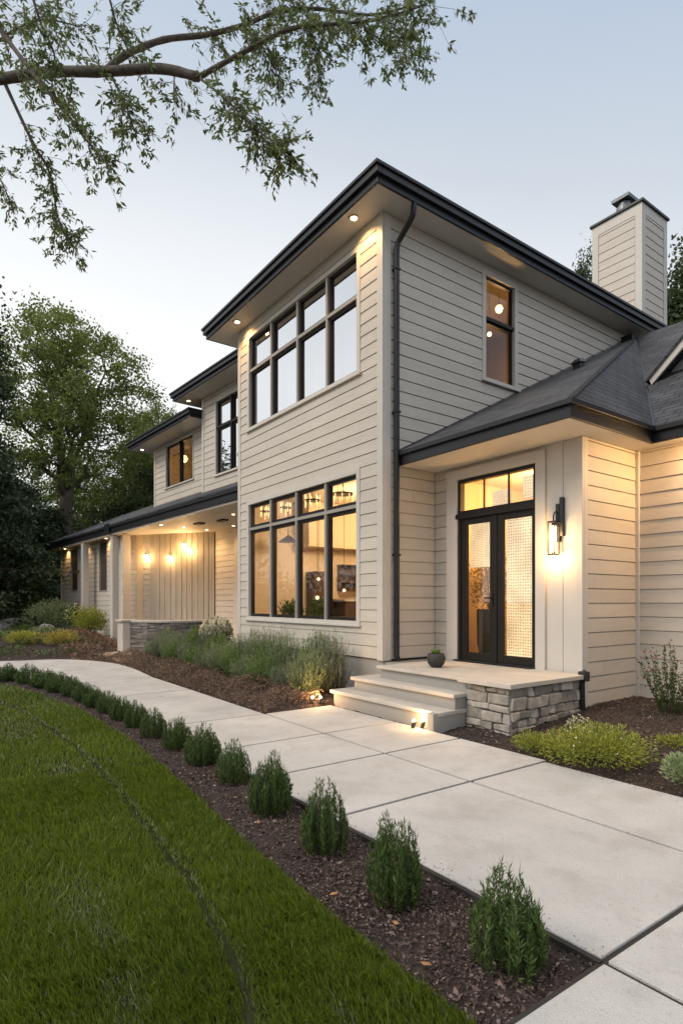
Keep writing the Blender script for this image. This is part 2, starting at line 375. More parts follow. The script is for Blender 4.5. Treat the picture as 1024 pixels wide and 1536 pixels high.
# grass blades (uncountable: one object)
def grass():
    Ps = []
    for (t0, t1, dens) in ((1.0, 3.2, 17000), (3.2, 5.5, 7500), (5.5, 9, 2000), (9, 16, 700), (16, 24, 200)):
        A = math.pi * (t1 ** 2 - t0 ** 2) / 5.0; n = int(A * dens)
        rr = np.sqrt(rng.uniform(t0 ** 2, t1 ** 2, n)); a = rng.uniform(R(120.5), R(186), n)
        x = rr * np.cos(a); y = rr * np.sin(a)
        ok = inpoly(x, y, lawn_poly); Ps.append(np.stack([x[ok], y[ok], rr[ok]], 1))
    P = np.concatenate(Ps); x, y, r_ = P.T; n = len(P)
    wob = .008 * np.sin(x * 7) + .004 * np.sin(x * 17 + 1)
    dt = segdist(x, y + wob, TRK); keep = (dt > .019) | (rng.random(n) < .10)
    pt = np.zeros(n)
    for px, py, pr in PATCH: pt = np.maximum(pt, np.exp(-((x - px) ** 2 * .55 + (y - py) ** 2 * 3) / pr ** 2))
    keep &= rng.random(n) > pt * .35
    cl = np.sin(x * 9.1 + 2.1 * np.sin(y * 6.3)) * np.sin(y * 11.7 + 1.7 * np.sin(x * 5.1)) + .6 * np.sin(x * 23 + y * 17) * np.sin(y * 29 - x * 13)
    h = (.040 + .010 * cl + .026 * rng.random(n) ** 2) * (1 - .5 * pt); h *= np.where(dt < .08, .65, 1.0)
    x, y, h, r_, cl, pt = [q[keep] for q in (x, y, h, r_, cl, pt)]; n = len(x)
    ws = np.clip(r_ * .00095, .0021, .016)
    a = rng.uniform(0, 2 * np.pi, n); lean = rng.uniform(.1, .75, n) * h; la = rng.uniform(0, 2 * np.pi, n) * .6 + 2.0 + 1.2 * np.sin(x * 2.3) + cl * .5
    dt2 = segdist(x, y, TRK); dl = segdist(x, y + .05, TRK)
    pale = .018 + .42 * pt * (rng.random(n) < .9) + np.clip(r_ / 14, .12, .4) * ((dt2 < .05) & (dl > dt2 + .008)) + .32 * np.clip((-x - 6.5) / 5, 0, 1) * (.6 + .4 * cl)  # thin patches, plus far whitish haze and bright track ridge painted as pale blades
    mi = (rng.random(n) < pale).astype(np.int32)
    B = np.stack([x, y, np.full(n, -.002)], 1); Wd = np.stack([np.cos(a), np.sin(a), 0 * a], 1) * ws[:, None]
    Ln = np.stack([np.cos(la) * lean, np.sin(la) * lean, 0 * la], 1); up = np.stack([0 * h, 0 * h, h], 1)
    V = np.stack([B - Wd, B + Wd, B + Wd * .7 + Ln * .35 + up * .6, B + Ln * 1.1 + up, B - Wd * .7 + Ln * .35 + up * .6], 1)
    near = r_ < 9
    V1 = V[near].reshape(-1, 3); F1 = np.arange(len(V1)).reshape(-1, 5)
    o = npmesh('lawn_grass', V1, F1, GRASS); o.data.materials.append(PALE); o.data.polygons.foreach_set('material_index', mi[near])
    V2 = V[~near][:, [0, 1, 3]].reshape(-1, 3)
    tag(o, 'green mown lawn grass with a thin curved wheel track', 'grass', kind='stuff')
    o2 = npmesh('far_lawn_grass', V2, np.arange(len(V2)).reshape(-1, 3), GRASS); o2.data.materials.append(PALE); o2.data.polygons.foreach_set('material_index', mi[~near])
    tag(o2, 'distant green lawn grass at the left edge of the lawn', 'grass', kind='stuff')
def grassmat():
    m = leafmat('grass_blade', (.080, .122, .011), (.195, .258, .028), .35, .55, clump=1.1)
    return m
GRASS = grassmat(); PALE = leafmat('pale_hazed_blade', (.15, .18, .075), (.33, .36, .21), .3, .6); grass()

# paving: cast slabs with open joints
def paving():
    m = MB(); J = .015
    def slab(x0, x1, y0, y1): 
        m.hexa([(x0 + J, y0 + J, -.09), (x1 - J, y0 + J, -.09), (x1 - J, y1 - J, -.09), (x0 + J, y1 - J, -.09), (x0 + J, y0 + J, 0), (x1 - J, y0 + J, 0), (x1 - J, y1 - J, 0), (x0 + J, y1 - J, 0)])
    X = [-1.325, -3.29, -4.39, -5.46, -6.88, -9.5, -11.5]
    for a, b in zip(X[:-1], X[1:]): slab(b, a, 2.30, 3.70)
    X2 = [3.5, -1.325, -3.29, -4.39, -5.46, -6.88]
    slab(-1.325, 3.5, 2.30, 3.70); slab(-1.325, 3.5, 3.70, 4.72)
    for a, b in zip(X2[1:-1], X2[2:]): slab(b, a, 3.70, 4.78 if b < -4 else 4.72)
    slab(-1.325, 1.2, .3, 2.30); slab(-1.325, 1.2, -3.5, .3); slab(1.2, 3.5, -3.5, 2.3)
    o = m.build('walkway', CONC, bevel=.006, fixn=True); tag(o, kind='structure')
    # the curved far end, in slabs cut across the curve
    near = smoothline([(-11.5, 2.30), (-12.4, 1.95), (-13.1, 1.35), (-13.9, .5), (-15, -.8)], 6)
    far = smoothline([(-11.5, 3.70), (-14.4, 3.80), (-16.3, 3.0), (-16.75, 1.6), (-17.6, -.6)], 6)
    m = MB()
    for i in range(0, 24, 6):
        a = near[i:i + 7]; b = far[i:i + 7]; e = .012
        pts = [(x, y, 0) for x, y in a] + [(x, y, 0) for x, y in b[::-1]]
        c = Vector((sum(p[0] for p in pts) / len(pts), sum(p[1] for p in pts) / len(pts), 0))
        m.slab([tuple(Vector(p) + (c - Vector(p)).normalized() * e) for p in pts], .09)
    o = m.build('curved_walkway', CONC, bevel=.006, fixn=True); tag(o, kind='structure')
    m = MB(); m.slab([(-15.2, 3.95, .015), (-14.6, 3.95, .015), (-18.1, 6.2, .015), (-22.0, 6.0, .015), (-20.6, 4.9, .015), (-17.2, 4.1, .015)], .1)
    m.build('porch_path', mat('lamplit_path_stone', (.50, .36, .24), .75, .08, 2, .2, 60), fixn=True)['kind'] = 'structure'  # warm lamp light on the landing is put into the stone colour
    m = MB().box(-1.34, 3.5, -3.4, 2.29, -.12, -.014).box(-6.86, 3.49, 2.291, 4.70, -.12, -.014).box(-11.45, -6.861, 2.32, 3.68, -.12, -.014).box(-11.4, -1.33, 2.284, 2.312, -.12, -.007)  # last box: dark strip added as the slab edge's shade and damp
    o = m.build('joint_bedding_and_edge_shade', mat('joint_sand_and_edge_shade', (.030, .027, .024), .95), fixn=True); tag(o, kind='structure')
paving()

# ------------------------------------------------------------------ house
house = empty('house', (-9.3, 9, 0), 'two storey beige clapboard house with dark gutters and lit windows', 'house')

def wall(fr, u0, u1, z0, z1, holes=(), name='siding_wall', m=SIDING, ex=.19, out=-1, zb=None, back=.10, parent=house, topband=.0):
    """lap siding; fr v axis: outward is sign out. holes = (u0,u1,z0,z1)"""
    mb = MB(); rows = []; z = z0 if zb is None else zb
    while z < z1 - topband - 1e-4: rows.append(z); z += ex
    rows.append(z1 - topband)
    zs = sorted(set([round(q, 4) for q in rows + [z1] + [h for H_ in holes for h in H_[2:4] if z0 < h < z1]])); zs = [q for q in zs if q >= z0]
    if zs[0] > z0: zs = [z0] + zs
    for a, b in zip(zs[:-1], zs[1:]):
        if b - a < 1e-4: continue
        mid = (a + b) / 2; segs = [(u0, u1)]
        for h in holes:
            if h[2] < mid < h[3]:
                ns = []
                for s0, s1 in segs:
                    if h[0] > s0: ns.append((s0, min(s1, h[0])))
                    if h[1] < s1: ns.append((max(s0, h[1]), s1))
                segs = [q for q in ns if q[1] - q[0] > 1e-3]
        r = max([q for q in rows if q <= mid] or [z0 if zb is None else zb])
        if mid > z1 - topband: oa = ob = .022
        else:
            oa = .026 - .010 * (a - r) / ex; ob = .026 - .010 * (b - r) / ex
        a2 = a + .011 if abs(a - r) < 1e-4 and not mid > z1 - topband else a
        cut = []
        for s0, s1 in segs:
            jr = random.Random(int(r * 1000) + int(abs(fr.o.x + fr.o.y) * 100)); q = s0 - jr.uniform(0, 3.6) if back > 0 else s1
            js = []
            while q < s1: q += 3.66; js.append(q)
            p_ = s0
            for q in js:
                if s0 + .15 < q < s1 - .15: cut.append((p_, q - .0012)); p_ = q + .0012
            cut.append((p_, s1))
        for s0, s1 in cut:
            mb.hexa([fr(s0, out * oa, a2), fr(s1, out * oa, a2), fr(s1, out * .0005, a2), fr(s0, out * .0005, a2),
                     fr(s0, out * ob, b), fr(s1, out * ob, b), fr(s1, out * .0005, b), fr(s0, out * .0005, b)])
            if back > 0: mb.hexa([fr(s0, 0, a), fr(s1, 0, a), fr(s1, -out * back, a), fr(s0, -out * back, a),
                     fr(s0, 0, b), fr(s1, 0, b), fr(s1, -out * back, b), fr(s0, -out * back, b)])
    return mb.build(name, m, parent, fixn=True)

def window(fr, u0, u1, z0, z1, cols, zmid=None, out=-1, trim=.09, glass=GLASS_CLR, sash=.045, sill=True, mull=TAUPE, label=None, deep=.09, headtrim=None):
    """outer casing u0..u1,z0..z1; cols = inner divider positions"""
    o = out; ht = trim if headtrim is None else headtrim
    c = MB(); f0, f1 = sorted((o * .036, -o * .10))
    c.box(u0, u0 + trim, f0, f1, z0, z1, fr).box(u1 - trim, u1, f0, f1, z0, z1, fr).box(u0 + trim, u1 - trim, f0, f1, z1 - ht, z1, fr).box(u0 + trim, u1 - trim, f0, f1, z0, z0 + trim, fr)
    if sill:
        a, b = sorted((o * .07, o * .036)); c.box(u0 - .03, u1 + .03, a, b, z0, z0 + .035, fr)
    W_ = c.build('window', TRIM, house, fixn=True, bevel=.004)
    if label: W_['label'] = label
    a0, a1, b0, b1 = u0 + trim, u1 - trim, z0 + trim, z1 - ht
    us = [a0] + list(cols) + [a1]; zsx = [b0] + ([zmid] if zmid else []) + [b1]
    mu = MB(); hw = .028; g0, g1 = sorted((o * .012, -o * .06))
    for u in cols: mu.box(u - hw, u + hw, g0, g1, b0, b1, fr)
    if zmid:
        for i in range(len(us) - 1):
            p = us[i] + (hw if i else 0); q_ = us[i + 1] - (hw if i < len(us) - 2 else 0)
            mu.box(p, q_, g0 + .001, g1 - .001, zmid - hw, zmid + hw, fr)
    if cols or zmid: mu.build('mullion', mull, W_, fixn=True)
    sm = MB(); h0, h1 = sorted((-o * .03, -o * deep)); gl = MB(); gv = -o * .065
    for i in range(len(us) - 1):
        p = us[i] + (hw if i else 0); q_ = us[i + 1] - (hw if i < len(us) - 2 else 0)
        for j in range(len(zsx) - 1):
            r = zsx[j] + (hw if j else 0); t = zsx[j + 1] - (hw if j < len(zsx) - 2 else 0)
            e = .0015
            sm.box(p + e, p + sash, h0, h1, r + e, t - e, fr).box(q_ - sash, q_ - e, h0, h1, r + e, t - e, fr)
            sm.box(p + sash, q_ - sash, h0, h1, r + e, r + sash, fr).box(p + sash, q_ - sash, h0, h1, t - sash, t - e, fr)
            gl.poly([fr(p + sash, gv, r + sash), fr(q_ - sash, gv, r + sash), fr(q_ - sash, gv, t - sash), fr(p + sash, gv, t - sash)])
    sm.build('sash_frame', BRONZE, W_, fixn=True); gl.build('glass_pane', glass, W_)
    return W_

FA = Fr((0, 5.71), (1, 0), (0, 1))      # front of the tall block, outward -v
FB = Fr((-6.82, 0), (0, 1), (1, 0))     # its right side, outward +v
FD = Fr((0, 6.81), (1, 0), (0, 1))      # door wall
FE = Fr((-4.20, 0), (0, 1), (1, 0))     # side of the entry bay
FG = Fr((0, 8.15), (1, 0), (0, 1))      # right wing

UW = (-11.35, -7.36, 5.14, 7.24); LW = (-11.37, -7.37, 1.09, 3.66); BW = (7.95, 8.93, 5.37, 7.36)
wall(FA, -11.78, -6.85, .60, 7.46, [UW, LW], topband=.16)
wall(FB, 5.71 + .03, 18.5, .60, 7.46, [BW], out=1, topband=.14)
wall(Fr((-11.78, 0), (0, 1), (1, 0)), 5.74, 18.5, 0, 7.46, [], out=-1)
wall(Fr((0, 18.5), (1, 0), (0, 1)), -11.78, -6.82, 0, 7.46, [], out=1)
window(FA, *UW, [-10.33, -9.32, -8.34], 6.45, glass=GLASS_SKY, label='wide upper window reflecting the pale sky')
window(FA, *LW, [-10.35, -9.36, -8.38], 3.05, sash=.06, label='wide lower window glowing warm from the room inside')
window(FB, *BW, [], 6.52, out=1, glass=GLASS_CLR, mull=BRONZE, label='narrow upper side window with warm lamp inside', sash=.035)
c = MB().box(-6.93, -6.795, 5.675, 5.71, .59, 7.459).box(-6.82, -6.785, 5.71, 5.84, .59, 7.459); c.build('corner_board', TRIM, house, bevel=.004, fixn=True)
c = MB().box(-11.80, -11.68, 5.675, 5.71, .59, 7.459); c.build('corner_board', TRIM, house, bevel=.004, fixn=True)
c = MB().box(-11.75, -6.835, 5.725, 5.9, -.1, .589); c.build('foundation', FOUND, house, fixn=True)

# upper eaves: gutter in steps, soffit, roof
def eave_run(mb, A, B, n, zs, h=.24, prof=None):
    """gutter run from A to B (xy), outward n; mitred by the caller's end points per offset"""
    pass
def hiproof(name, fr, u0, u1, v0, v1, zs, gh, slope, sides, soff_hole=None, ridge=None):
    """eave rectangle at soffit level zs. sides: which of 'f','b','l','r' carry gutters"""
    # gutter profile in layers: (outset, z0, z1)
    L = [(0, 0, gh * .45), (.055, gh * .40, gh * .82), (.085, gh * .80, gh)]
    g = MB()
    for k_, (o, a, b) in enumerate(L):
        e = .001 * k_
        t = .02 + o
        g.box(u0 - o, u1 + o, v0 - o, v0 + .04 - e, zs + a, zs + b, fr)
        g.box(u0 - o, u1 + o, v1 - .04 + e, v1 + o, zs + a, zs + b, fr)
        g.box(u0 - o, u0 + .04 - e, v0 + .04 - e, v1 - .04 + e, zs + a, zs + b, fr)
        g.box(u1 - .04 + e, u1 + o, v0 + .04 - e, v1 - .04 + e, zs + a, zs + b, fr)
    g.build('gutter', DARK, house, fixn=True, bevel=.006)
    s = MB().box(u0 + .041, u1 - .041, v0 + .041, v1 - .041, zs + .004, zs + .03, fr); s.build('soffit', SOFFIT, house, fixn=True)
    zt = zs + gh - .02; wv = (v1 - v0) / 2; wu = (u1 - u0) / 2; r = MB(); e = .04
    U0, U1, V0, V1 = u0 - e, u1 + e, v0 - e, v1 + e; d = min((U1 - U0) / 2, (V1 - V0) / 2); zr = zt + d * slope
    if (U1 - U0) < (V1 - V0): ra = (U0 + d, V0 + d); rb = (U0 + d, V1 - d)
    else: ra = (U0 + d, V0 + d); rb = (U1 - d, V0 + d)
    P = {'a': fr(U0, V0, zt), 'b': fr(U1, V0, zt), 'c': fr(U1, V1, zt), 'd': fr(U0, V1, zt), 'p': fr(*ra, zr), 'q': fr(*rb, zr)}
    sl = math.sqrt(1 + slope * slope)
    if (U1 - U0) < (V1 - V0):
        fs = [('a', 'b', 'p'), ('b', 'c', 'q', 'p'), ('c', 'd', 'q'), ('d', 'a', 'p', 'q')]
    else:
        fs = [('a', 'b', 'q', 'p'), ('b', 'c', 'q'), ('c', 'd', 'p', 'q'), ('d', 'a', 'p')]
    for f_ in fs:
        pts = [P[x] for x in f_]; d0 = (pts[1] - pts[0]).normalized(); nn = d0.cross(pts[2] - pts[0]).normalized(); d1 = nn.cross(d0)
        r.poly(pts, [((p - pts[0]).dot(d0), (p - pts[0]).dot(d1)) for p in pts])
    r.build('roof', SHINGLE, house)
hiproof('upper', ID, -12.50, -6.36, 5.22, 18.9, 7.46, .25, .30, 'f')

# downlights in the soffit
def downlight(x, y, z, e, spot=110, parent=house, aim=(0, 0, -1), r=.06):
    m = MB(); m.lathe((x, y, z - .012), [(r * .75, 0), (r * 1.25, 0), (r * 1.3, .008), (r * .8, .0155)], 20)
    f = m.build('soffit_light', TRIM, parent, smooth=True)
    d = MB().lathe((x, y, z - .016), [(.001, 0), (r * .8, .0), (r * .85, .004)], 16).build('lens', BULBS, f)
    if e: light('soffit_lamp', 'SPOT', (x, y, z - .05), e, size=.04, spot=spot, blend=.7, aim=aim, parent=f)
    return f
downlight(-7.18, 5.42, 7.46, 36, 125, aim=(0, .28, -1))
downlight(-11.30, 5.42, 7.46, 36, 125, aim=(0, .28, -1))

# entry bay + right wing
wall(FB, 5.84, 6.81, .60, 3.585, [], name='siding_wall', out=1) if False else None
wall(FD, -6.79, -6.50, .575, 3.6, [], ex=.19, zb=.60 - .19)
wall(FD, -6.50, -4.70, 3.545, 3.6, [], ex=.5)
m = MB()
for a, b in ((-4.70, -4.455), (-4.449, -4.255)): m.box(a, b, 6.785, 6.88, .30, 3.6)
m.box(-4.47, -4.43, 6.80, 6.87, .3, 3.6); m.box(-6.8, -4.7, 6.86, 6.93, -.1, .57)
m.build('board_panel', TRIM, house, bevel=.004, fixn=True)
c = MB().box(-4.255, -4.165, 6.765, 6.81, .12, 3.6).box(-4.20, -4.165, 6.81, 6.90, .12, 3.6); c.build('corner_board', TRIM, house, bevel=.004, fixn=True)
wall(FE, 6.90, 8.09, .14, 3.6, [], ex=.19, out=1, zb=.14)
wall(FG, -4.17, 4.0, .14, 3.6, [], ex=.19, zb=.14)
MB().box(-4.20, -4.13, 8.09, 8.15, .14, 3.6).build('corner_board', TRIM, house, bevel=.003, fixn=True)
wall(Fr((4.0, 0), (0, 1), (1, 0)), 8.15, 14, 0, 3.6, [], out=1)
wall(Fr((0, 14.0), (1, 0), (0, 1)), -6.8, 4, 0, 3.6, [], out=1)
MB().box(-4.18, 3.98, 8.17, 8.3, -.1, .15).box(-4.3, -4.215, 6.9, 8.1, -.1, .15).build('foundation', FOUND, house, fixn=True)

# low roof over the entry: eaves
ZL = 3.60; GH = .21
g = MB(); sf = MB()
XC, YF, YI = -3.82, 5.97, 7.85
for k_, (o_, a, b) in enumerate([(0, 0, GH * .72), (.05, GH * .68, GH)]):
    e = .001 * k_
    g.box(-6.783, XC + o_, YF - o_, YF + .035 - e, ZL + a, ZL + b)
    g.box(XC - .035 + e, XC + o_, YF + .035 - e, YI + .035 - e, ZL + a, ZL + b)
    g.box(XC + o_, 4.6, YI - o_, YI + .035 - e, ZL + a, ZL + b)
g.build('gutter', DARK, house, fixn=True, bevel=.006)
sf.box(-6.783, XC - .036, YF + .036, 8.15, ZL + .003, ZL + .03); sf.box(XC - .036, 4.55, YI + .036, 8.3, ZL + .003, ZL + .03)
sf.build('soffit', SOFFIT, house, fixn=True)
def faceuv(pts):
    pts = [Vector(p) for p in pts]
    n = (pts[1] - pts[0]).cross(pts[2] - pts[0]).normalized()
    if n.z < 0: n = -n
    h = Vector((0, 0, 1)).cross(n).normalized(); s = n.cross(h)
    return [(p.dot(h), p.dot(s)) for p in pts]
ZT = ZL + GH + .005
fP = lambda x, y: (x, y, ZT + .52 * (y - YF)); fQ = lambda x, y: (x, y, ZT + .72 * (y - YI))
apex = (-6.70, 12.80, ZT + .52 * (12.80 - YF)); apex = (apex[0], apex[1], ZT + .55 * 0 + .52 * (12.80 - YF))
r = MB()
def rp_(pts): r.slab(pts, .03, faceuv(pts))
yy = (.72 * YI - .52 * YF) / .20
AP = (-6.55, yy, ZT + .52 * (yy - YF))
rp_([(-6.82, YF - .03, ZT), (XC + .03, YF - .03, ZT), AP, (-6.82, yy, AP[2])])
rp_([(XC + .03, YF - .03, ZT), (XC + .03, YI, ZT), AP])
R1 = fQ(-4.9, 11.35)
rp_([(XC + .03, YI, ZT), (4.7, YI - .03, ZT), (4.7, 11.35, R1[2]), R1, AP])
rp_([(-6.82, yy, AP[2]), AP, R1, (4.7, 11.35, R1[2]), (4.7, 15.5, 3.6), (-6.82, 15.5, 3.6)])
r.build('roof', SHINGLE, house)
# flashing along hip and valley, roof-to-wall
def strip(A, B, wd, m_, nm, lift=.02):
    A = Vector(A); B = Vector(B); s = (B - A).normalized().cross(Vector((0, 0, 1))).normalized() * wd; u = Vector((0, 0, lift))
    return MB().slab([A - s + u, B - s + u, B + s + u, A + s + u], .012).build(nm, m_, house, fixn=True)
strip((XC + .02, YI - .02, ZT + .012), (XC + (AP[0] - XC) * .98, YI + (AP[1] - YI) * .98, ZT + (AP[2] - ZT) * .98), .018, DARK, 'valley_flashing', .004)
strip((XC + .02, YF - .02, ZT), (XC + (AP[0] - XC) * .98, YF + (AP[1] - YF) * .98, ZT + (AP[2] - ZT) * .98), .04, SHINGLE, 'ridge_cap', .006)
strip((-6.81, YF, ZT + .02), (-6.81, 12.7, ZT + .52 * (12.7 - YF) + .02), .02, DARK, 'wall_flashing', .01)
MB().box(-6.8, -6.55, 12.55, 12.95, 7.15, 7.36).build('roof_junction_cap', DARK, house, fixn=True)
# roof vent
vx, vy = -6.04, 9.7; vz = ZT + .52 * (vy - YF)
m = MB(); m.box(vx - .08, vx + .08, vy - .08, vy + .08, vz - .08, vz + .07); m.hexa([(vx - .11, vy - .13, vz + .07), (vx + .11, vy - .13, vz + .07), (vx + .11, vy + .11, vz + .11), (vx - .11, vy + .11, vz + .11), (vx - .05, vy - .06, vz + .16), (vx + .05, vy - .06, vz + .16), (vx + .05, vy + .06, vz + .19), (vx - .05, vy + .06, vz + .19)])
v_ = m.build('roof_vent', BLACK, house, bevel=.01, fixn=True)
# dormer
m = MB(); dy = 9.45
def du(x): return 5.03 + (x + 4.57) * .92
m.hexa([(-4.62, dy, 4.97), (-3.55, dy, 5.95), (-3.55, dy + .04, 5.95), (-4.62, dy + .04, 4.97), (-4.66, dy, 5.08), (-3.55, dy, 6.10), (-3.55, dy + .04, 6.10), (-4.66, dy + .04, 5.08)])
m.hexa([(-2.48, dy, 4.97), (-3.55, dy, 5.95), (-3.55, dy + .04, 5.95), (-2.48, dy + .04, 4.97), (-2.44, dy, 5.08), (-3.55, dy, 6.10), (-3.55, dy + .04, 6.10), (-2.44, dy + .04, 5.08)])
D_ = MB(); dp = [(-4.70, dy - .03, 5.06), (-3.55, dy - .03, 6.14), (-3.55, 12.0, 6.14), (-4.70, 11.6, 5.06)]; D_.slab(dp, .04, faceuv(dp))
dp = [(-2.40, dy - .03, 5.06), (-3.55, dy - .03, 6.14), (-3.55, 12.0, 6.14), (-2.40, 11.6, 5.06)]; D_.slab(dp, .04, faceuv(dp))
dm = D_.build('dormer', SHINGLE, house, fixn=True); m.build('rake_board', TRIM, dm, fixn=True)
m = MB(); m.poly([(-4.45, dy + .30, 4.7), (-2.65, dy + .30, 4.7), (-2.65, dy + .30, 5.2), (-3.55, dy + .30, 6.0), (-4.45, dy + .30, 5.2)]); m.build('gable_face', FOUND, dm)
# chimney
ch = MB()
cx0, cx1, cy0, cy1 = -9.0, -7.62, 15.1, 16.45
chim = MB().box(cx0 + .03, cx1 - .03, cy0 + .03, cy1 - .03, 7.3, 11.88).build('chimney', TRIM, house, fixn=True)
FC1 = Fr((0, cy0 + .03), (1, 0), (0, 1)); FC2 = Fr((cx1 - .03, 0), (0, 1), (1, 0))
wall(FC1, cx0 + .19, cx1 - .19, 7.3, 11.60, [], name='chimney_siding', parent=chim, back=-.001, ex=.235)
wall(FC2, cy0 + .19, cy1 - .19, 7.3, 11.60, [], name='chimney_siding', parent=chim, out=1, back=-.001, ex=.235)
m = MB()
for a, b in ((cx0, cx0 + .18), (cx1 - .18, cx1)): m.box(a, b, cy0, cy0 + .029, 7.3, 11.88)
m.box(cx0 + .18, cx1 - .18, cy0, cy0 + .029, 11.61, 11.88)
for a, b in ((cy0 + .029, cy0 + .18), (cy1 - .18, cy1)): m.box(cx1 - .029, cx1, a, b, 7.3, 11.88)
m.box(cx1 - .029, cx1, cy0 + .18, cy1 - .18, 11.61, 11.88)
m.build('corner_board', TRIM, chim, fixn=True)
MB().box(cx0 - .05, cx1 + .05, cy0 - .05, cy1 + .05, 11.88, 11.95).build('chimney_cap', DARK, chim, bevel=.01, fixn=True)
fx, fy = -8.35, 15.6
m = MB().lathe((fx, fy, 11.95), [(.21, 0), (.21, .34), (.16, .38), (.16, .46)], 20)
m.hexa([(fx - .24, fy - .24, 12.44), (fx + .24, fy - .24, 12.44), (fx + .24, fy + .24, 12.44), (fx - .24, fy + .24, 12.44), (fx - .25, fy - .25, 12.52), (fx + .25, fy - .25, 12.52), (fx + .25, fy + .25, 12.52), (fx - .25, fy + .25, 12.52)])
m.build('flue', TIN, chim)
# downspout
m = MB(); X_ = -6.735
pts = [(-6.40, 5.96, 7.50), (-6.41, 5.96, 7.36), (-6.46, 5.955, 7.26), (-6.66, 5.93, 7.08), (-6.72, 5.915, 7.00), (X_, 5.91, 6.86), (X_, 5.91, .66), (X_ + .02, 5.91, .60)]
m.tube(smoothline(pts[:6], 4) + [(X_, 5.91, z) for z in (6.75, 5, 3, 1, .66)] + [pts[-1]], .043, 12); m.build('downspout', DARK, house, smooth=True)
for z in (6.6, 4.4, 2.2): MB().box(X_ - .06, X_ + .047, 5.865, 5.955, z, z + .03).build('downspout_bracket', DARK, house, fixn=True)
# the small drain pipe by the pier
m = MB().tube(smoothline([(-4.10, 6.73, .62), (-4.12, 6.70, .58), (-4.13, 6.70, .45), (-4.13, 6.72, .0)], 3), .035, 10); m.box(-4.16, -4.06, 6.66, 6.76, .50, .62); m.build('drain_pipe', BLACK, house, fixn=True)

downlight(-2.95, 7.97, ZL, 120, 170, aim=(-.6, -.25, -1))
# front door
door = MB()
door.box(-6.50, -6.275, 6.745, 6.87, .575, 3.545).box(-4.85, -4.70, 6.745, 6.87, .575, 3.545).box(-6.275, -4.85, 6.745, 6.87, 3.39, 3.545)
dsur = door.build('door_surround', TRIM, house, bevel=.004, fixn=True)
d = MB().box(-6.275, -6.225, 6.77, 6.87, .58, 3.385).box(-4.90, -4.85, 6.77, 6.87, .58, 3.385).box(-6.225, -4.90, 6.77, 6.87, 3.335, 3.385).box(-6.225, -4.90, 6.77, 6.87, 2.79, 2.90).box(-6.31, -4.85, 6.745, 6.769, 2.775, 2.855)
dr = d.build('front_door', BRONZE, house, bevel=.004, fixn=True)
def leaf(x0, x1, gx0, gx1):
    m = MB().box(x0, gx0, 6.79, 6.84, .585, 2.785).box(gx1, x1, 6.79, 6.84, .585, 2.785).box(gx0, gx1, 6.79, 6.84, .585, .72).box(gx0, gx1, 6.79, 6.84, 2.68, 2.785)
    L_ = m.build('door_leaf', BRONZE, dr, bevel=.004, fixn=True)
    MB().box(gx0 + .001, gx1 - .001, 6.815, 6.818, .721, 2.679).build('glass_pane', GLASS_CLR, dr, fixn=True)
leaf(-6.222, -5.555, -6.11, -5.665); leaf(-5.551, -4.903, -5.42, -4.935)
MB().box(-5.58, -5.525, 6.772, 6.789, .60, 2.77).build('astragal', BRONZE, dr, bevel=.004, fixn=True)
m = MB().box(-5.63, -5.60, 6.77, 6.79, 1.42, 1.62).tube([(-5.615, 6.74, 1.55), (-5.615, 6.70, 1.55), (-5.69, 6.70, 1.55)], .011, 8).tube([(-5.615, 6.79, 1.55), (-5.615, 6.73, 1.55)], .012, 8); m.build('door_handle', BLACK, dr, fixn=True)
MB().box(-6.31, -4.85, 6.70, 6.769, .578, .60).build('threshold', DARK, dr, fixn=True)
for x in (-5.78, -5.33): MB().box(x - .008, x + .008, 6.79, 6.82, 2.90, 3.335).build('transom_bar', BRONZE, dr, fixn=True)
MB().box(-6.224, -4.901, 6.825, 6.828, 2.901, 3.334).build('transom_glass', GLASS_CLR, dr, fixn=True)
MB().box(-5.44, -4.915, 6.90, 6.905, .70, 2.72).build('woven_screen', WEAVE, dr, fixn=True)
MB().box(-6.13, -5.64, 6.90, 6.905, 2.02, 2.72).build('woven_blind', WEAVEF, dr, fixn=True)
MB().box(-5.16, -4.92, 6.90, 6.905, 2.95, 3.28).build('woven_screen', WEAVE, dr, fixn=True)
MB().box(-5.70, -5.36, 6.90, 6.905, 2.91, 3.14).build('woven_screen', WEAVEF, dr, fixn=True)

# rooms behind the glass
def room(x0, x1, y0, y1, z0, z1, wm=ROOMW, fm=ROOMF, right=True):
    m = MB(); t = .05
    m.box(x0 - t, x0, y0, y1, z0, z1)
    if right: m.box(x1, x1 + t, y0, y1, z0, z1)
    m.box(x0 - t, x1 + t, y1, y1 + t, z0, z1).box(x0 - t, x1 + t, y0, y1 + t, z1, z1 + t)
    m.build('interior_wall', wm, house, fixn=True); MB().box(x0 - t, x1 + t, y0, y1 + t, z0 - t, z0).build('interior_floor', fm, house, fixn=True)
room(-11.62, -6.98, 5.83, 10.6, .60, 3.80)
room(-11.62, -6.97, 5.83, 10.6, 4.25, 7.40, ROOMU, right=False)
room(-6.72, -4.36, 6.95, 9.6, .58, 3.52)
light('room_light', 'POINT', (-9.2, 7.6, 3.2), 130, size=.25, parent=house, col=(1, .74, .44))
light('room_light', 'POINT', (-10.6, 9.4, 3.0), 45, size=.25, parent=house)
light('upper_room_light', 'POINT', (-9.0, 8.0, 6.9), 16, size=.2, parent=house)
light('upper_room_light', 'POINT', (-7.9, 9.4, 6.3), 45, size=.1, parent=house)
light('entry_light', 'POINT', (-5.5, 8.0, 3.2), 85, size=.15, parent=house)
light('entry_light', 'POINT', (-5.9, 7.25, 2.6), 22, size=.1, parent=house)
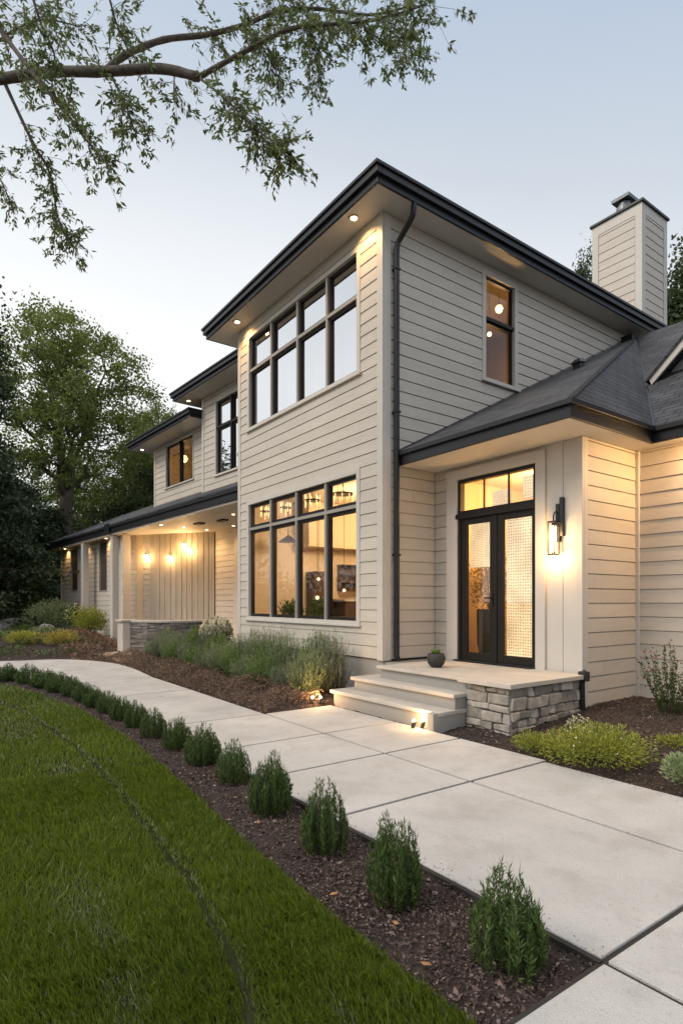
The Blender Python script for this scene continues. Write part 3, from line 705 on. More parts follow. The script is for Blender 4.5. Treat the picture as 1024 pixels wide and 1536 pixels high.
# fireplace and counter
f = empty('fireplace', (-11.4, 7.6, .6), 'tall dark fireplace breast at the back of the lit ground floor room', 'fireplace')
MB().box(-11.60, -11.25, 7.36, 7.86, .6, 2.2).build('breast', ROOMD, f, fixn=True, bevel=.01); MB().box(-11.61, -11.1, 7.1, 9.5, 2.75, 3.79).build('hood', ROOMW, f, fixn=True, bevel=.01)
f = empty('counter', (-11.3, 8.8, .6), 'dark kitchen counter glimpsed through the right pane of the lower window', 'counter')
MB().box(-11.6, -10.95, 8.02, 9.5, .6, 1.50).build('cabinet', ROOMD, f, fixn=True, bevel=.01); MB().box(-11.6, -10.92, 7.98, 9.52, 1.501, 1.55).build('worktop', CAPST, f, fixn=True)
f = empty('shelf_unit', (-11.5, 8.9, 1.8), 'dark wall shelves above the counter inside the lower window', 'shelves')
m = MB().box(-11.61, -11.5, 8.25, 9.5, 1.75, 2.4)
for z in (1.76, 1.95, 2.15, 2.37): m.box(-11.499, -11.35, 8.25, 9.5, z, z + .025)
m.build('shelf', ROOMD, f, fixn=True)
def chandelier(x, y, z, label, n=9, r=.20):
    e = empty('chandelier', (x, y, z), label, 'chandelier', 'chandeliers behind the lower window')
    m = MB().tube([(x, y, 3.8), (x, y, z)], .008, 6)
    m.lathe((x, y, z - .012), [(r, 0), (r + .015, .01), (r, .03), (r - .02, .02)], 24).build('ring', BLACK, e)
    for i in range(n):
        a = 2 * math.pi * i / n; p = (x + r * math.cos(a), y + r * math.sin(a), z + .03)
        MB().lathe(p, [(.003, -.13 - .03 * (i % 3)), (.007, -.05), (.004, 0), (.012, .03), (.009, .06), (.003, .09)], 8).build('bulb', CRYS, e)
chandelier(-8.75, 6.35, 3.50, 'glittering ring chandelier behind the rightmost upper pane of the lower window')
chandelier(-9.75, 6.32, 3.52, 'ring chandelier behind the third upper pane of the lower window', 7, .15)
chandelier(-11.25, 6.05, 3.46, 'small ring chandelier behind the leftmost upper pane of the lower window', 5, .09)
chandelier(-10.75, 6.28, 3.50, 'small ring chandelier behind the second upper pane of the lower window', 5, .11)
def bulb_lamp(x, y, z, ztop, label, r=.05, cat='pendant lamp', e=0):
    t = empty('pendant_lamp', (x, y, z), label, cat, 'small lit lamps inside the rooms')
    MB().tube([(x, y, z + r), (x, y, ztop)], .005, 6).build('cord', BLACK, t)
    MB().lathe((x, y, z - r), [(.003, 0), (r * .7, r * .3), (r, r), (r * .7, r * 1.7), (.004, 2 * r)], 14).build('bulb', BULB, t, smooth=True)
    if e: light('pendant_light', 'POINT', (x, y, z - .12), e, size=.05, parent=t)
bulb_lamp(-10.4, 6.9, 1.98, 3.8, 'small lit globe hanging low in the third pane of the lower window', .03)
bulb_lamp(-10.6, 7.0, 1.58, 3.8, 'lit globe hanging above the plant in the third pane of the lower window', .04)
bulb_lamp(-10.7, 7.8, 1.75, 3.8, 'lit globe above the counter in the right pane of the lower window', .035)
bulb_lamp(-7.2, 8.90, 7.08, 7.4, 'glowing globe lamp in the top pane of the narrow side window', .075, e=9)
bulb_lamp(-7.4, 8.86, 6.66, 7.4, 'smaller warm globe in the lower pane of the narrow side window', .045)
m = MB().lathe((-11.0, 6.5, 2.80), [(.02, .15), (.04, .14), (.20, .02), (.22, 0), (.2, .0)], 20).tube([(-11.0, 6.5, 2.94), (-11.0, 6.5, 3.8)], .008, 6)
tag(m.build('black_shade_lamp', BLACK, None, smooth=True), 'black dome lampshade hanging in the second pane of the lower window', 'pendant lamp')

# sconce by the door
sc_ = MB().box(-4.53, -4.48, 6.735, 6.785, 2.28, 2.78).box(-4.475, -4.425, 6.735, 6.785, 2.35, 2.86)
sc_ = sc_.build('wall_sconce', BLACK, house, bevel=.004, fixn=True)
sx, sy = -4.525, 6.685
m = MB()
for dx in (-.048, .048):
    for dy in (-.048, .048): m.box(sx + dx - .006, sx + dx + .006, sy + dy - .006, sy + dy + .006, 2.12, 2.53)
m.box(sx - .054, sx + .054, sy - .054, sy + .054, 2.10, 2.12).box(sx - .054, sx + .054, sy - .054, sy + .054, 2.53, 2.55).box(sx - .02, sx + .1, 6.68, 6.74, 2.50, 2.53)
m.tube(smoothline([(sx, sy, 2.55), (sx, sy, 2.62), (sx + .01, sy + .02, 2.67), (sx + .03, sy + .06, 2.66)], 3), .009, 8)
m.build('cage', BLACK, sc_, fixn=True)
MB().lathe((sx, sy, 2.15), [(.036, 0), (.037, .33), (.01, .34)], 16).build('lamp_shade', emis('sconce_glass', (1, .70, .38), 6), sc_, smooth=True)
light('sconce_light', 'POINT', (sx, sy - .02, 2.05), 11, size=.05, parent=sc_)
light('sconce_light', 'POINT', (sx - .0, sy - .10, 2.35), 12, size=.06, parent=sc_)

# steps, deck
st = empty('entry_steps', (-5.7, 5.1, 0), 'pale concrete entry steps and landing before the double door', 'steps')
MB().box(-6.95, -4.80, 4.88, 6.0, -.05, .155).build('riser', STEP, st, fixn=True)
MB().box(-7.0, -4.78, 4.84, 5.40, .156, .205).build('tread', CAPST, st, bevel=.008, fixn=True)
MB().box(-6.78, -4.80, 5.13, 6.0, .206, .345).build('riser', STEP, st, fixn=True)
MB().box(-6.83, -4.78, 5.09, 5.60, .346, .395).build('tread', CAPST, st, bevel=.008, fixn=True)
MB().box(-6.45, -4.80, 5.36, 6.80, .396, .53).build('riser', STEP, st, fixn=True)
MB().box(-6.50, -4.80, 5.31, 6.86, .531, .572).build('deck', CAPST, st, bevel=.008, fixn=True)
MB().box(-4.90, -4.79, 4.76, 5.30, -.05, .20).build('cheek', STEP, st, bevel=.005, fixn=True)
MB().box(-6.834, -6.452, 5.74, 6.85, -.05, .57).build('riser', STEP, st, fixn=True)

# rubble stone pier with slab cap
pier = empty('stone_pier', (-4.45, 5.9, 0), 'low rubble stone pier with a pale slab cap beside the entry steps', 'pier')
MB().box(-4.76, -4.17, 5.34, 6.74, -.1, .50).build('core', MORTAR, pier, fixn=True)
def stones(fr, u0, u1, z0, z1, out, m, rows, wr, th=.03, jit=.012):
    zs = [z0]
    while zs[-1] < z1 - .04: zs.append(min(z1, zs[-1] + random.uniform(*rows)))
    if z1 - zs[-1] > 1e-3: zs[-1] = z1
    for a, b in zip(zs[:-1], zs[1:]):
        u = u0
        while u < u1 - 1e-3:
            w_ = random.uniform(*wr) * (1 + (b - a) * 3); e = min(u1, u + w_)
            if u1 - e < wr[0] * .6: e = u1
            gp = .004; j = lambda: random.uniform(-jit, jit)
            h = random.uniform(-.4, 1) * jit; t0, t1 = sorted((-out * .03, out * (th + h)))
            c_ = [[u + gp + j() * .5, a + gp + j() * .5], [e - gp + j() * .5, a + gp + j() * .5], [e - gp + j() * .5, b - gp + j() * .5], [u + gp + j() * .5, b - gp + j() * .5]]
            oo = [out * (th + h + j() * .5) for _ in range(4)]
            bk = -out * .03
            m.hexa([fr(c_[0][0], oo[0], c_[0][1]), fr(c_[1][0], oo[1], c_[1][1]), fr(c_[1][0], bk, c_[1][1]), fr(c_[0][0], bk, c_[0][1]),
                    fr(c_[3][0], oo[3], c_[3][1]), fr(c_[2][0], oo[2], c_[2][1]), fr(c_[2][0], bk, c_[2][1]), fr(c_[3][0], bk, c_[3][1])])
            u = e
m = MB()
stones(Fr((0, 5.34), (1, 0), (0, 1)), -4.79, -4.14, -.08, .515, -1, m, (.07, .17), (.07, .24), .03, .026)
stones(Fr((-4.17, 0), (0, 1), (1, 0)), 5.32, 6.74, -.08, .515, 1, m, (.06, .15), (.07, .24), .03, .026)
stones(Fr((-4.76, 0), (0, 1), (1, 0)), 5.34, 5.7, -.08, .515, -1, m, (.06, .14), (.10, .18), .03, .02)
m.build('stonework', STONE, pier, bevel=.014, fixn=True)
MB().box(-4.87, -4.08, 5.24, 6.76, .525, .58).build('cap_slab', CAPST, pier, bevel=.006, fixn=True)

# ------------------------------------------------------------------ left wing
a_ = math.atan2(.0697, .99757)
WF = Fr((-12.35, 5.96), (-.99757, -.0697), (-.0697, .99757))   # u runs left along the eave, v to the back
def wbox(m, *a): return m.box(*a, WF)
# low porch roof
g = MB(); ZW = 3.90; GW = .30
for k_, (o_, a, b) in enumerate([(0, 0, GW * .62), (.05, GW * .58, GW)]):
    e = .001 * k_
    g.box(-.58, 18.06 + o_, -o_, .05 - e, ZW + a, ZW + b, WF)
    g.box(18.01 + e, 18.06 + o_, .05 - e, 5.2, ZW + a, ZW + b, WF)
g.box(8.9, 9.3, -.09, -.02, ZW + .02, ZW + GW + .03, WF)
g.build('gutter', DARK, house, bevel=.006, fixn=True)
MB().box(-.57, 18.0, .051, 5.1, ZW + .003, ZW + .03, WF).build('soffit', SOFFIT, house, fixn=True)
MB().box(-.57, 18.0, .052, .20, ZW - .06, ZW + .002, WF).build('porch_beam', TRIM, house, bevel=.004, fixn=True)
r = MB(); zt = ZW + GW - .02
def rw(*p):
    pts = [WF(*q_) for q_ in p]; r.slab(pts, .03, faceuv(pts))
rw((-.6, -.06, zt), (18.12, -.06, zt), (15.5, 2.5, zt + 1.28), (-.6, 2.5, zt + 1.28))
rw((18.12, -.06, zt), (18.12, 5.2, zt), (15.5, 2.5, zt + 1.28))
rw((18.12, 5.2, zt), (-.6, 5.2, zt), (-.6, 2.5, zt + 1.28), (15.5, 2.5, zt + 1.28))
r.build('roof', SHINGLE, house, fixn=True)
# upper blocks
WB = Fr(tuple((WF.o + WF.V * 1.32)[:2]), (-.99757, -.0697), (-.0697, .99757))
WC = Fr(tuple((WF.o + WF.V * 1.01)[:2]), (-.99757, -.0697), (-.0697, .99757))
wall(WC, -.55, 3.83, 4.3, 7.46, [(1.1, 3.06, 5.03, 7.22)], topband=.1)
window(WC, 1.1, 3.06, 5.03, 7.22, [2.16], 6.42, glass=GLASS_SKY, label='tall window of the middle upper block reflecting sky and trees', trim=.07, mull=BRONZE)
wall(WB, 3.83, 8.19, 4.3, 6.9, [(5.05, 7.25, 5.33, 6.83)], topband=.05)
window(WB, 5.05, 7.25, 5.33, 6.83, [6.1], None, glass=GLASS_MID, label='sliding window of the farthest upper block with a warm lamp', trim=.06, mull=BRONZE, headtrim=.05)
WS = Fr(tuple(WF(3.83, 0, 0)[:2]), (-.0697, .99757), (-.99757, -.0697)); wall(WS, 1.01, 6.5, 4.0, 7.46, [], out=1)
WS2 = Fr(tuple(WF(8.19, 0, 0)[:2]), (-.0697, .99757), (-.99757, -.0697)); wall(WS2, 1.32, 7.5, 4.0, 6.9, [], out=1)
MB().box(3.73, 3.86, -.036, 0, 4.3, 7.459, WC).build('corner_board', TRIM, house, fixn=True)
MB().box(8.09, 8.22, -.036, 0, 4.3, 6.899, WB).build('corner_board', TRIM, house, fixn=True)
hiproof('mid', WF, -.5, 4.60, .40, 6.9, 7.46, .24, .3, 'f')
hiproof('far', WF, 3.9, 8.95, .62, 7.9, 6.90, .24, .3, 'f')
m = MB().box(3.8, .0, 1.15, 5.5, 4.2, 4.25, WF)
for fr_, (u0, u1, z0, z1) in ((WC, (.2, 3.7, 4.6, 7.4)), (WB, (4.0, 8.05, 4.6, 6.85))):
    mm = MB(); t = .04
    mm.box(u0, u1, 3.4, 3.45, z0, z1, fr_).box(u0, u0 + t, .15, 3.4, z0, z1, fr_).box(u1 - t, u1, .15, 3.4, z0, z1, fr_).box(u0, u1, .15, 3.4, z1 - t, z1, fr_).box(u0, u1, .15, 3.4, z0, z0 + t, fr_)
    mm.build('interior_wall', ROOMW, house, fixn=True)
p = WB(6.9, .5, 6.42); bulb_lamp(p.x, p.y, 6.42, 6.8, 'bright globe lamp inside the sliding window of the farthest upper block', .13, e=30)
p = WF(4.2, .72, 7.46); downlight(p.x, p.y, 7.46, 16)
p = WF(8.45, .95, 6.9); downlight(p.x, p.y, 6.9, 14)
p = WF(8.3, .9, 6.9); 
# ground floor of the wing
wall(Fr(tuple(WF(0, .6, 0)[:2]), (-.99757, -.0697), (-.0697, .99757)), 9.45, 17.65, 0, 3.9, [(14.94, 16.03, 1.93, 3.86), (11.06, 12.03, 1.88, 3.86)], ex=.19)
WE = Fr(tuple(WF(0, .6, 0)[:2]), (-.99757, -.0697), (-.0697, .99757))
SCREEN = mat('dark_insect_screen', (.045, .036, .030), .6, .1, 3)
for a, b, z0 in ((14.94, 16.03, 1.93), (11.06, 12.03, 1.88)):
    W_ = MB().box(a, a + .05, -.03, .08, z0, 3.86, WE).box(b - .05, b, -.03, .08, z0, 3.86, WE).box(a + .05, b - .05, -.03, .08, z0, z0 + .05, WE).box(a + .05, b - .05, -.03, .08, 3.81, 3.86, WE).build('window', TAUPE, house, fixn=True)
    MB().box(a + .05, b - .05, .03, .06, z0 + .05, 3.81, WE).build('screen', SCREEN, W_, fixn=True)
MB().box(17.55, 17.7, -.04, .0, 0, 3.9, WE).build('corner_board', TRIM, house, fixn=True)
WEE = Fr(tuple(WF(17.65, 0, 0)[:2]), (-.0697, .99757), (-.99757, -.0697)); wall(WEE, .6, 5.1, 0, 3.9, [], out=1)
wall(Fr(tuple(WF(0, 5.1, 0)[:2]), (-.99757, -.0697), (-.0697, .99757)), -.5, 17.65, 0, 3.9, [], out=1)
for a, b in ((12.43, 12.72), (8.95, 9.22)):
    P_ = MB().box(a, b, .08, .30, 0, 3.84, WF).build('porch_post', TRIM, house, bevel=.01, fixn=True)
    MB().box(a - .03, b + .03, .05, .33, 0, .12, WF).build('post_base', TRIM, P_, bevel=.01, fixn=True)
MB().box(8.62, 8.86, .32, .6, 0, 3.84, WF).build('porch_post', TRIM, house, bevel=.01, fixn=True)
# angled porch wall
P0 = Vector((-21.85, 5.96)); P2 = Vector((-18.75, 8.20)); dd = (P2 - P0).normalized(); nn = Vector((-dd.y, dd.x))
WP = Fr(tuple(P0), tuple(dd), tuple(nn)); LEN = (P2 - P0).length
wall(WP, 0, .55, 0, 3.9, [], ex=.19); wall(WP, .86, 1.15, 0, 3.9, [], ex=.19)
MB().box(.56, .85, -.02, .1, 0, 3.9, WP).build('panel_board', mat('lamplit_panel', (.62, .52, .38), .6, .05, 2), house, fixn=True)  # lit strip of the wall: light put into the paler panel colour
m = MB(); u = 1.15; k_ = 0
while u < LEN - .05:
    wd = .42 if k_ == 0 else random.uniform(.20, .235); e = min(LEN, u + wd)
    m.box(u + .009, e - .009, -.035 - random.uniform(0, .006), .04, 0, 3.9, WP); u = e; k_ += 1
m.build('batten_wall', mat('batten_boards', (.40, .355, .29), .65, .14, 3, .2, 40, stretch=(3, 3, .4)), house, fixn=True, bevel=.004)
MB().box(1.15, LEN, .04, .08, 0, 3.9, WP).build('batten_backing', BRONZE, house, fixn=True)
FQ = Fr((-18.75, 8.20), (.99757, .0697), (-.0697, .99757))
wall(FQ, 0, 1.32, 0, 3.9, [], ex=.19)
m = MB().box(1.32, 1.75, -.05, .1, 0, 3.9, FQ); m.build('door_surround', TRIM, house, fixn=True)
pdor = MB().box(1.75, 3.2, -.01, .08, .0, 3.75, FQ).build('side_door', BRONZE, house, fixn=True); MB().box(2.0, 2.9, -.014, -.0101, 1.2, 3.3, FQ).build('door_glass', glassmat('dark_glass', .15, (.3, .3, .3)), pdor, fixn=True)
wall(FQ, 3.2, 6.95, 0, 3.9, [], ex=.19)
MB().box(.0, 8.9, .3, 3.0, -.02, .05, WF).build('porch_floor', mat('porch_stone', (.42, .33, .24), .7, .08, 2), house, fixn=True)
for (x, y) in ((-17.99, 6.04), (-15.67, 5.95), (-18.05, 6.79), (-18.28, 7.66), (-14.64, 6.91), (-16.82, 7.94)):
    downlight(x, y, 3.9, 24, 140, r=.05)
for u in (10.7, 13.6, 16.4):
    p = WF(u, .42, 3.9); downlight(p.x, p.y, 3.9, 30, 150, r=.05)
for u0, u1 in ((-11.2, -10.45), (-10.2, -9.45), (-9.2, -8.5), (-8.2, -7.5)):
    m = MB(); n_ = 22
    pts = [(u0 + (u1 - u0) * i / n_, 5.98 + .03 * math.sin(i * 1.9) + .012 * math.sin(i * .8)) for i in range(n_ + 1)]
    for (xa, ya), (xb, yb) in zip(pts[:-1], pts[1:]): m.hexa([(xa, ya, 4.9), (xb, yb, 4.9), (xb, yb + .006, 4.9), (xa, ya + .006, 4.9), (xa, ya, 6.42), (xb, yb, 6.42), (xb, yb + .006, 6.42), (xa, ya + .006, 6.42)])
    m.build('curtain', mat('curtain_cloth', (.75, .70, .62), .9, .05, 3), house, fixn=True)
for (x, y) in ((-17.0, 6.88), (-15.9, 7.15)):
    MB().box(x - .22, x + .22, y - .1, y + .1, 3.86, 3.902).build('ceiling_grille', BRONZE, house, fixn=True)
for i, (u, z) in enumerate(((1.05, 3.13), (2.02, 3.06), (2.62, 3.47), (2.86, 3.30))):
    q_ = WP(u, -.035, z); q2 = WP(u, -.13, z); q3 = WP(u, -.22, z - .03)
    s_ = MB().lathe((q2.x, q2.y, z + .03), [(.035, 0), (.04, .03), (.02, .05)], 12).tube([tuple(q_), (q2.x, q2.y, z + .07)], .012, 8).build('wall_light', BLACK, house)
    MB().lathe((q2.x, q2.y, z - .07), [(.01, 0), (.06, .03), (.07, .06), (.05, .10), (.02, .12)], 14).build('globe', BULBS, s_, smooth=True)
    light('wall_lamp', 'POINT', (q3.x, q3.y, z - .04), 20, size=.05, parent=s_)

# curved stone wall in front of the porch
cw = empty('curved_stone_wall', (-16.9, 5.6, 0), 'low curved ledge stone wall with pale cap in front of the porch', 'wall')
arc = smoothline([(-17.40, 4.97), (-16.87, 5.30), (-16.42, 5.78), (-16.2, 6.43), (-16.2, 7.1)], 6)
m = MB(); cp = MB(); core = MB()
AR = [Vector(p) for p in arc]
def off(i, d):
    t = (AR[min(i + 1, len(AR) - 1)] - AR[max(i - 1, 0)]).normalized(); return AR[i] + Vector((t.y, -t.x)) * d
nseg = len(AR) - 1
for i in range(nseg):
    a0, a1 = off(i, .0), off(i + 1, .0); b0, b1 = off(i, -.35), off(i + 1, -.35)
    core.hexa([(*a0, -.1), (*a1, -.1), (*b1, -.1), (*b0, -.1), (*a0, .88), (*a1, .88), (*b1, .88), (*b0, .88)])
    c0, c1 = off(i, .09), off(i + 1, .09); d0, d1 = off(i, -.4), off(i + 1, -.4)
    cp.hexa([(*c0, .89), (*c1, .89), (*d1, .89), (*d0, .89), (*c0, .945), (*c1, .945), (*d1, .945), (*d0, .945)])
    if i % 6 == 0:
        a1 = off(min(i + 6, nseg), 0); U_ = (a1 - a0); ln = U_.length; U_.normalize(); fr_ = Fr(tuple(a0), tuple(U_), (U_.y, -U_.x))
        stones(fr_, -.02, ln + .02, -.08, .885, 1, m, (.022, .042), (.12, .5), .07, .012)
core.build('core', MORTAR, cw, fixn=True); cp.build('cap', CAPST, cw, fixn=True); m.build('stonework', LEDGE, cw, fixn=True)
MB().box(-17.92, -17.36, 4.70, 5.12, -.1, .90, ID).build('end_pier', TRIM, cw, bevel=.01, fixn=True)
MB().box(-17.98, -17.32, 4.64, 5.18, .90, .955, ID).build('pier_cap', CAPST, cw, bevel=.006, fixn=True)

# ------------------------------------------------------------------ mulch chips (uncountable)
SLABS = [(-11.5, 3.6, 2.30, 3.70), (-6.88, 3.6, 3.69, 4.78), (-1.325, 3.6, -3.6, 2.31), (-7.0, -4.78, 4.8, 6.9), (-4.83, -4.1, 5.27, 6.8), (-11.9, -6.8, 5.7, 9), (-6.8, -4.2, 6.8, 9), (-4.2, 4, 8.1, 9)]
CURVEP = smoothline([(-11.5, 2.30), (-12.4, 1.95), (-13.1, 1.35), (-13.9, .5), (-15, -.8)], 4) + smoothline([(-11.5, 3.70), (-14.4, 3.80), (-16.3, 3.0), (-16.75, 1.6), (-17.6, -.6)], 4)[::-1]
def freebed(x, y):
    ok = ~inpoly(x, y, lawn_poly)
    for a, b, c_, d_ in SLABS: ok &= ~((x > a) & (x < b) & (y > c_) & (y < d_))
    return ok & ~inpoly(x, y, CURVEP)
def chips():
    Ps = []
    for (t0, t1, dens) in ((1.8, 3.6, 9000), (3.6, 5.5, 5200), (5.5, 8.5, 2600), (8.5, 13, 900), (13, 24, 160)):
        n = int(math.pi * (t1 ** 2 - t0 ** 2) / 5 * dens)
        rr = np.sqrt(rng.uniform(t0 ** 2, t1 ** 2, n)); a = rng.uniform(R(108), R(184), n); x = rr * np.cos(a); y = rr * np.sin(a)
        ok = freebed(x, y) & (x > -30) & (y > -1.5); Ps.append(np.stack([x[ok], y[ok], rr[ok]], 1))
    P = np.concatenate(Ps); n = len(P); x, y, r_ = P.T
    z = bedz(x, y) + rng.uniform(.0, .016, n)
    D = rng.normal(size=(n, 3)); D[:, 2] *= .35
    L = rng.uniform(.006, .020, n) + .022 * rng.random(n) ** 6 * np.clip(.75 + r_ * .07, 1, 2.2); Wd = L * rng.uniform(.25, .75, n)
    V, Fq = leaves(np.stack([x, y, z], 1), D, L, Wd, .12)
    m = bpy.data.materials.new('bark_chip'); m.use_nodes = True; t = m.node_tree; b = t.nodes['Principled BSDF']
    geo = t.nodes.new('ShaderNodeNewGeometry'); cr = t.nodes.new('ShaderNodeValToRGB'); t.links.new(geo.outputs['Random Per Island'], cr.inputs[0]); t.links.new(cr.outputs[0], b.inputs['Base Color'])
    e = cr.color_ramp.elements; e[0].color = (.045, .029, .024, 1); e[1].position = 1; e[1].color = (.34, .26, .23, 1)
    for p, c_ in ((.45, (.088, .056, .043)), (.8, (.150, .102, .080)), (.95, (.21, .155, .125))): q_ = e.new(p); q_.color = (*c_, 1)
    b.inputs['Roughness'].default_value = .85
    tag(npmesh('mulch_chips', V, Fq, m), 'shredded dark brown bark mulch over the planting beds', 'mulch', kind='stuff')
chips()
def crumbs():
    n = 1500; x = rng.uniform(-10, 2, n); side = rng.random(n)
    y = np.where(side < .55, 2.312 + rng.exponential(.035, n), 4.70 - rng.exponential(.05, n)); y = np.where((x < -6.9) & (side >= .55), 3.69 - rng.exponential(.04, n), y)
    k_ = (rng.random(n) < np.clip(1.3 - np.hypot(x, y) / 9, .25, 1)) & ~((x > -1.32) & (side < .55)) & ~((x > -7) & (x < -4) & (side >= .55)); x = x[k_]; y = y[k_]; n = len(x)
    D = rng.normal(size=(n, 3)); D[:, 2] *= .1; V, F_ = leaves(np.stack([x, y, np.full(n, .004)], 1), D, rng.uniform(.005, .016, n), rng.uniform(.003, .007, n), .15)
    tag(npmesh('mulch_crumbs', V, F_, bpy.data.materials['bark_chip']), 'crumbs of bark mulch spilled onto the walkway edges', 'mulch', kind='stuff')
crumbs()
LITTER = mat('fallen_leaf', (.34, .17, .07), .7, .2, 30)
for i, (x, y) in enumerate(((-2.06, 1.80), (-2.45, 1.72), (-3.55, 1.86), (-1.75, 1.70), (-4.1, 1.95))):
    z = bedz(np.array(x), np.array(y)) + .022; m = MB(); a = i * 1.3; ca, sa = math.cos(a), math.sin(a); s_ = .024
    m.slab([(x + s_ * (u * ca - v_ * sa), y + s_ * (u * sa + v_ * ca), float(z) + h * s_) for u, v_, h in ((-1, 0, 0), (-.3, -.5, .15), (.5, -.45, .1), (1.1, 0, .35), (.5, .45, .12), (-.3, .5, .2))], .0015)
    tag(m.build('fallen_leaf', LITTER), ['curled orange dead leaf on the mulch between the two nearest row shrubs', 'brown dead leaf on the mulch near the lawn edge below the second row shrub', 'dry leaf at the foot of the fourth row shrub', 'pale dead leaf lowest on the mulch near the bottom slab', 'small dry leaf at the foot of the fifth row shrub'][i], 'dead leaf', 'dead leaves lying on the mulch')

# ------------------------------------------------------------------ plants
ROWL = leafmat('yew_needle', (.040, .076, .018), (.130, .200, .052), .25, .45)
LAVL = leafmat('lavender_leaf', (.17, .24, .09), (.40, .47, .26), .3, .6)
SAGEL = leafmat('grey_green_leaf', (.16, .20, .105), (.33, .36, .25), .3, .6)
DRYL = leafmat('dry_groundcover', (.11, .070, .048), (.30, .21, .15), .2, .8)
YELL = leafmat('golden_juniper', (.13, .20, .030), (.46, .45, .08), .35, .5)
MIDL = leafmat('shrub_leaf', (.04, .075, .018), (.11, .16, .04), .3, .5)
BLOS = leafmat('cream_blossom', (.80, .70, .50), (.88, .82, .68), .4, .6)
YBLO = leafmat('yellow_blossom', (.50, .44, .08), (.72, .68, .38), .4, .6)
STEM = mat('plant_stem', (.075, .06, .035), .8, .2, 20)

def stems_mesh(paths, r, parent, name='stem', m=STEM):
    """paths (n,k,3) -> triangular tubes"""
    n, k, _ = paths.shape; T = np.zeros_like(paths); T[:, 1:] = paths[:, 1:] - paths[:, :-1]; T[:, 0] = T[:, 1]; T = unit(T)
    A = unit(np.cross(T, np.array([.31, .83, .17]))); B = np.cross(T, A); rad = (np.linspace(1, .35, k) * r)[None, :, None]
    ring = [paths + rad * (A * math.cos(t) + B * math.sin(t)) for t in (0, 2.094, 4.189)]
    V = np.stack(ring, 2).reshape(-1, 3); F_ = []
    base = (np.arange(n) * k * 3)[:, None] + (np.arange(k - 1) * 3)[None, :]; base = base.reshape(-1)
    for a, b in ((0, 1), (1, 2), (2, 0)): F_.append(np.stack([base + a, base + b, base + 3 + b, base + 3 + a], 1))
    return npmesh(name, V, np.concatenate(F_), m, parent, True)

def plant(root, n, h, rad, nl, ll, lw, lm, base_r=.25, start=.15, up=.6, hj=.3, droop=0., stem_r=.0022, flow=None, flow_n=0, flow_s=.01, k=7, qd=.25, oval=True, leafname='foliage', minr=0.):
    """upright multi-stem plant about the origin, parts parented to root"""
    a = rng.uniform(0, 2 * np.pi, n); q_ = np.sqrt(rng.uniform(minr, 1, n)); hh = h * (1 - hj * rng.random(n)) * (1 - qd * q_ ** 2)
    t = np.linspace(0, 1, k)[None, :]
    prof = (np.sin(np.pi * np.clip(t * .62 + .14, 0, 1)) ** .7 if oval else t ** .8)
    rr = rad * q_[:, None] * (base_r + (1 - base_r) * prof)
    wob = rng.normal(size=(n, k)) * rad * .04
    X = np.cos(a)[:, None] * (rr + wob); Y = np.sin(a)[:, None] * (rr + wob); Z = hh[:, None] * (t - droop * (t ** 2) * q_[:, None])
    paths = np.stack([X, Y, Z], -1); stems_mesh(paths, stem_r, root)
    u = rng.uniform(start, 1, (n, nl)) * (k - 1); i0 = np.minimum(u.astype(int), k - 2); f_ = (u - i0)[..., None]
    ar = np.arange(n)[:, None]; P = paths[ar, i0] * (1 - f_) + paths[ar, i0 + 1] * f_; T = unit(paths[ar, i0 + 1] - paths[ar, i0])
    D = T * up + unit(rng.normal(size=P.shape)) * (1 - up * .5)
    P = P.reshape(-1, 3); D = D.reshape(-1, 3); m_ = len(P)
    V, F_ = leaves(P, D, ll * rng.uniform(.6, 1.2, m_), lw * rng.uniform(.7, 1.2, m_), .05)
    npmesh(leafname, V, F_, lm, root, True)
    if flow:
        tip = paths[:, -1]; ii = rng.integers(0, n, flow_n); Pf = tip[ii] + rng.normal(size=(flow_n, 3)) * flow_s * 1.2
        V, F_ = leaves(Pf, rng.normal(size=(flow_n, 3)), flow_s, flow_s * .8, .1); npmesh('blossom', V, F_, flow, root, True)
    return root
def copy_tree(o, loc, rz, sc, label, group=None):
    c = o.copy(); COL.objects.link(c); c.location = loc; c.rotation_euler = (0, 0, rz); c.scale = sc; c['label'] = label
    if group: c['group'] = group
    for ch in list(o.children):
        d_ = ch.copy(); COL.objects.link(d_); d_.parent = c
    return c
def place(o, loc, rz=0, sc=(1, 1, 1)): o.location = loc; o.rotation_euler = (0, 0, rz); o.scale = sc; return o

ORD = ['nearest', 'second', 'third', 'fourth', 'fifth', 'sixth', 'seventh', 'eighth', 'ninth', 'tenth', 'eleventh', 'twelfth', 'thirteenth', 'fourteenth', 'fifteenth', 'sixteenth', 'seventeenth', 'farthest']
rowpos = [(-1.57, 1.985, .45, .262), (-2.24, 1.95, .50, .265), (-2.93, 1.985, .45, .265), (-3.71, 2.05, .44, .28), (-4.50, 2.13, .38, .27), (-5.19, 2.14, .39, .30), (-5.88, 2.14, .38, .26), (-6.55, 2.11, .36, .26), (-7.16, 2.10, .34, .26), (-7.74, 2.07, .33, .27), (-8.36, 2.06, .32, .28), (-8.96, 2.03, .33, .30), (-9.56, 1.99, .32, .32), (-10.15, 1.95, .33, .34), (-10.8, 1.89, .34, .40), (-11.5, 1.80, .36, .52), (-12.2, 1.60, .36, .42), (-12.85, 1.32, .34, .40)]
protos = []
for i in range(4):
    t = empty('row_shrub', (0, 0, 0), 'x', 'shrub', 'small clipped shrubs lining the walkway')
    plant(t, [85, 125, 110, 140][i], 1.0, .56, 60, [.11, .095, .09, .10][i], [.019, .016, .015, .016][i], ROWL, base_r=.30, start=.03, qd=.40, up=.75, hj=[.45, .42, .38, .46][i], stem_r=.005, k=7)
    protos.append(t)
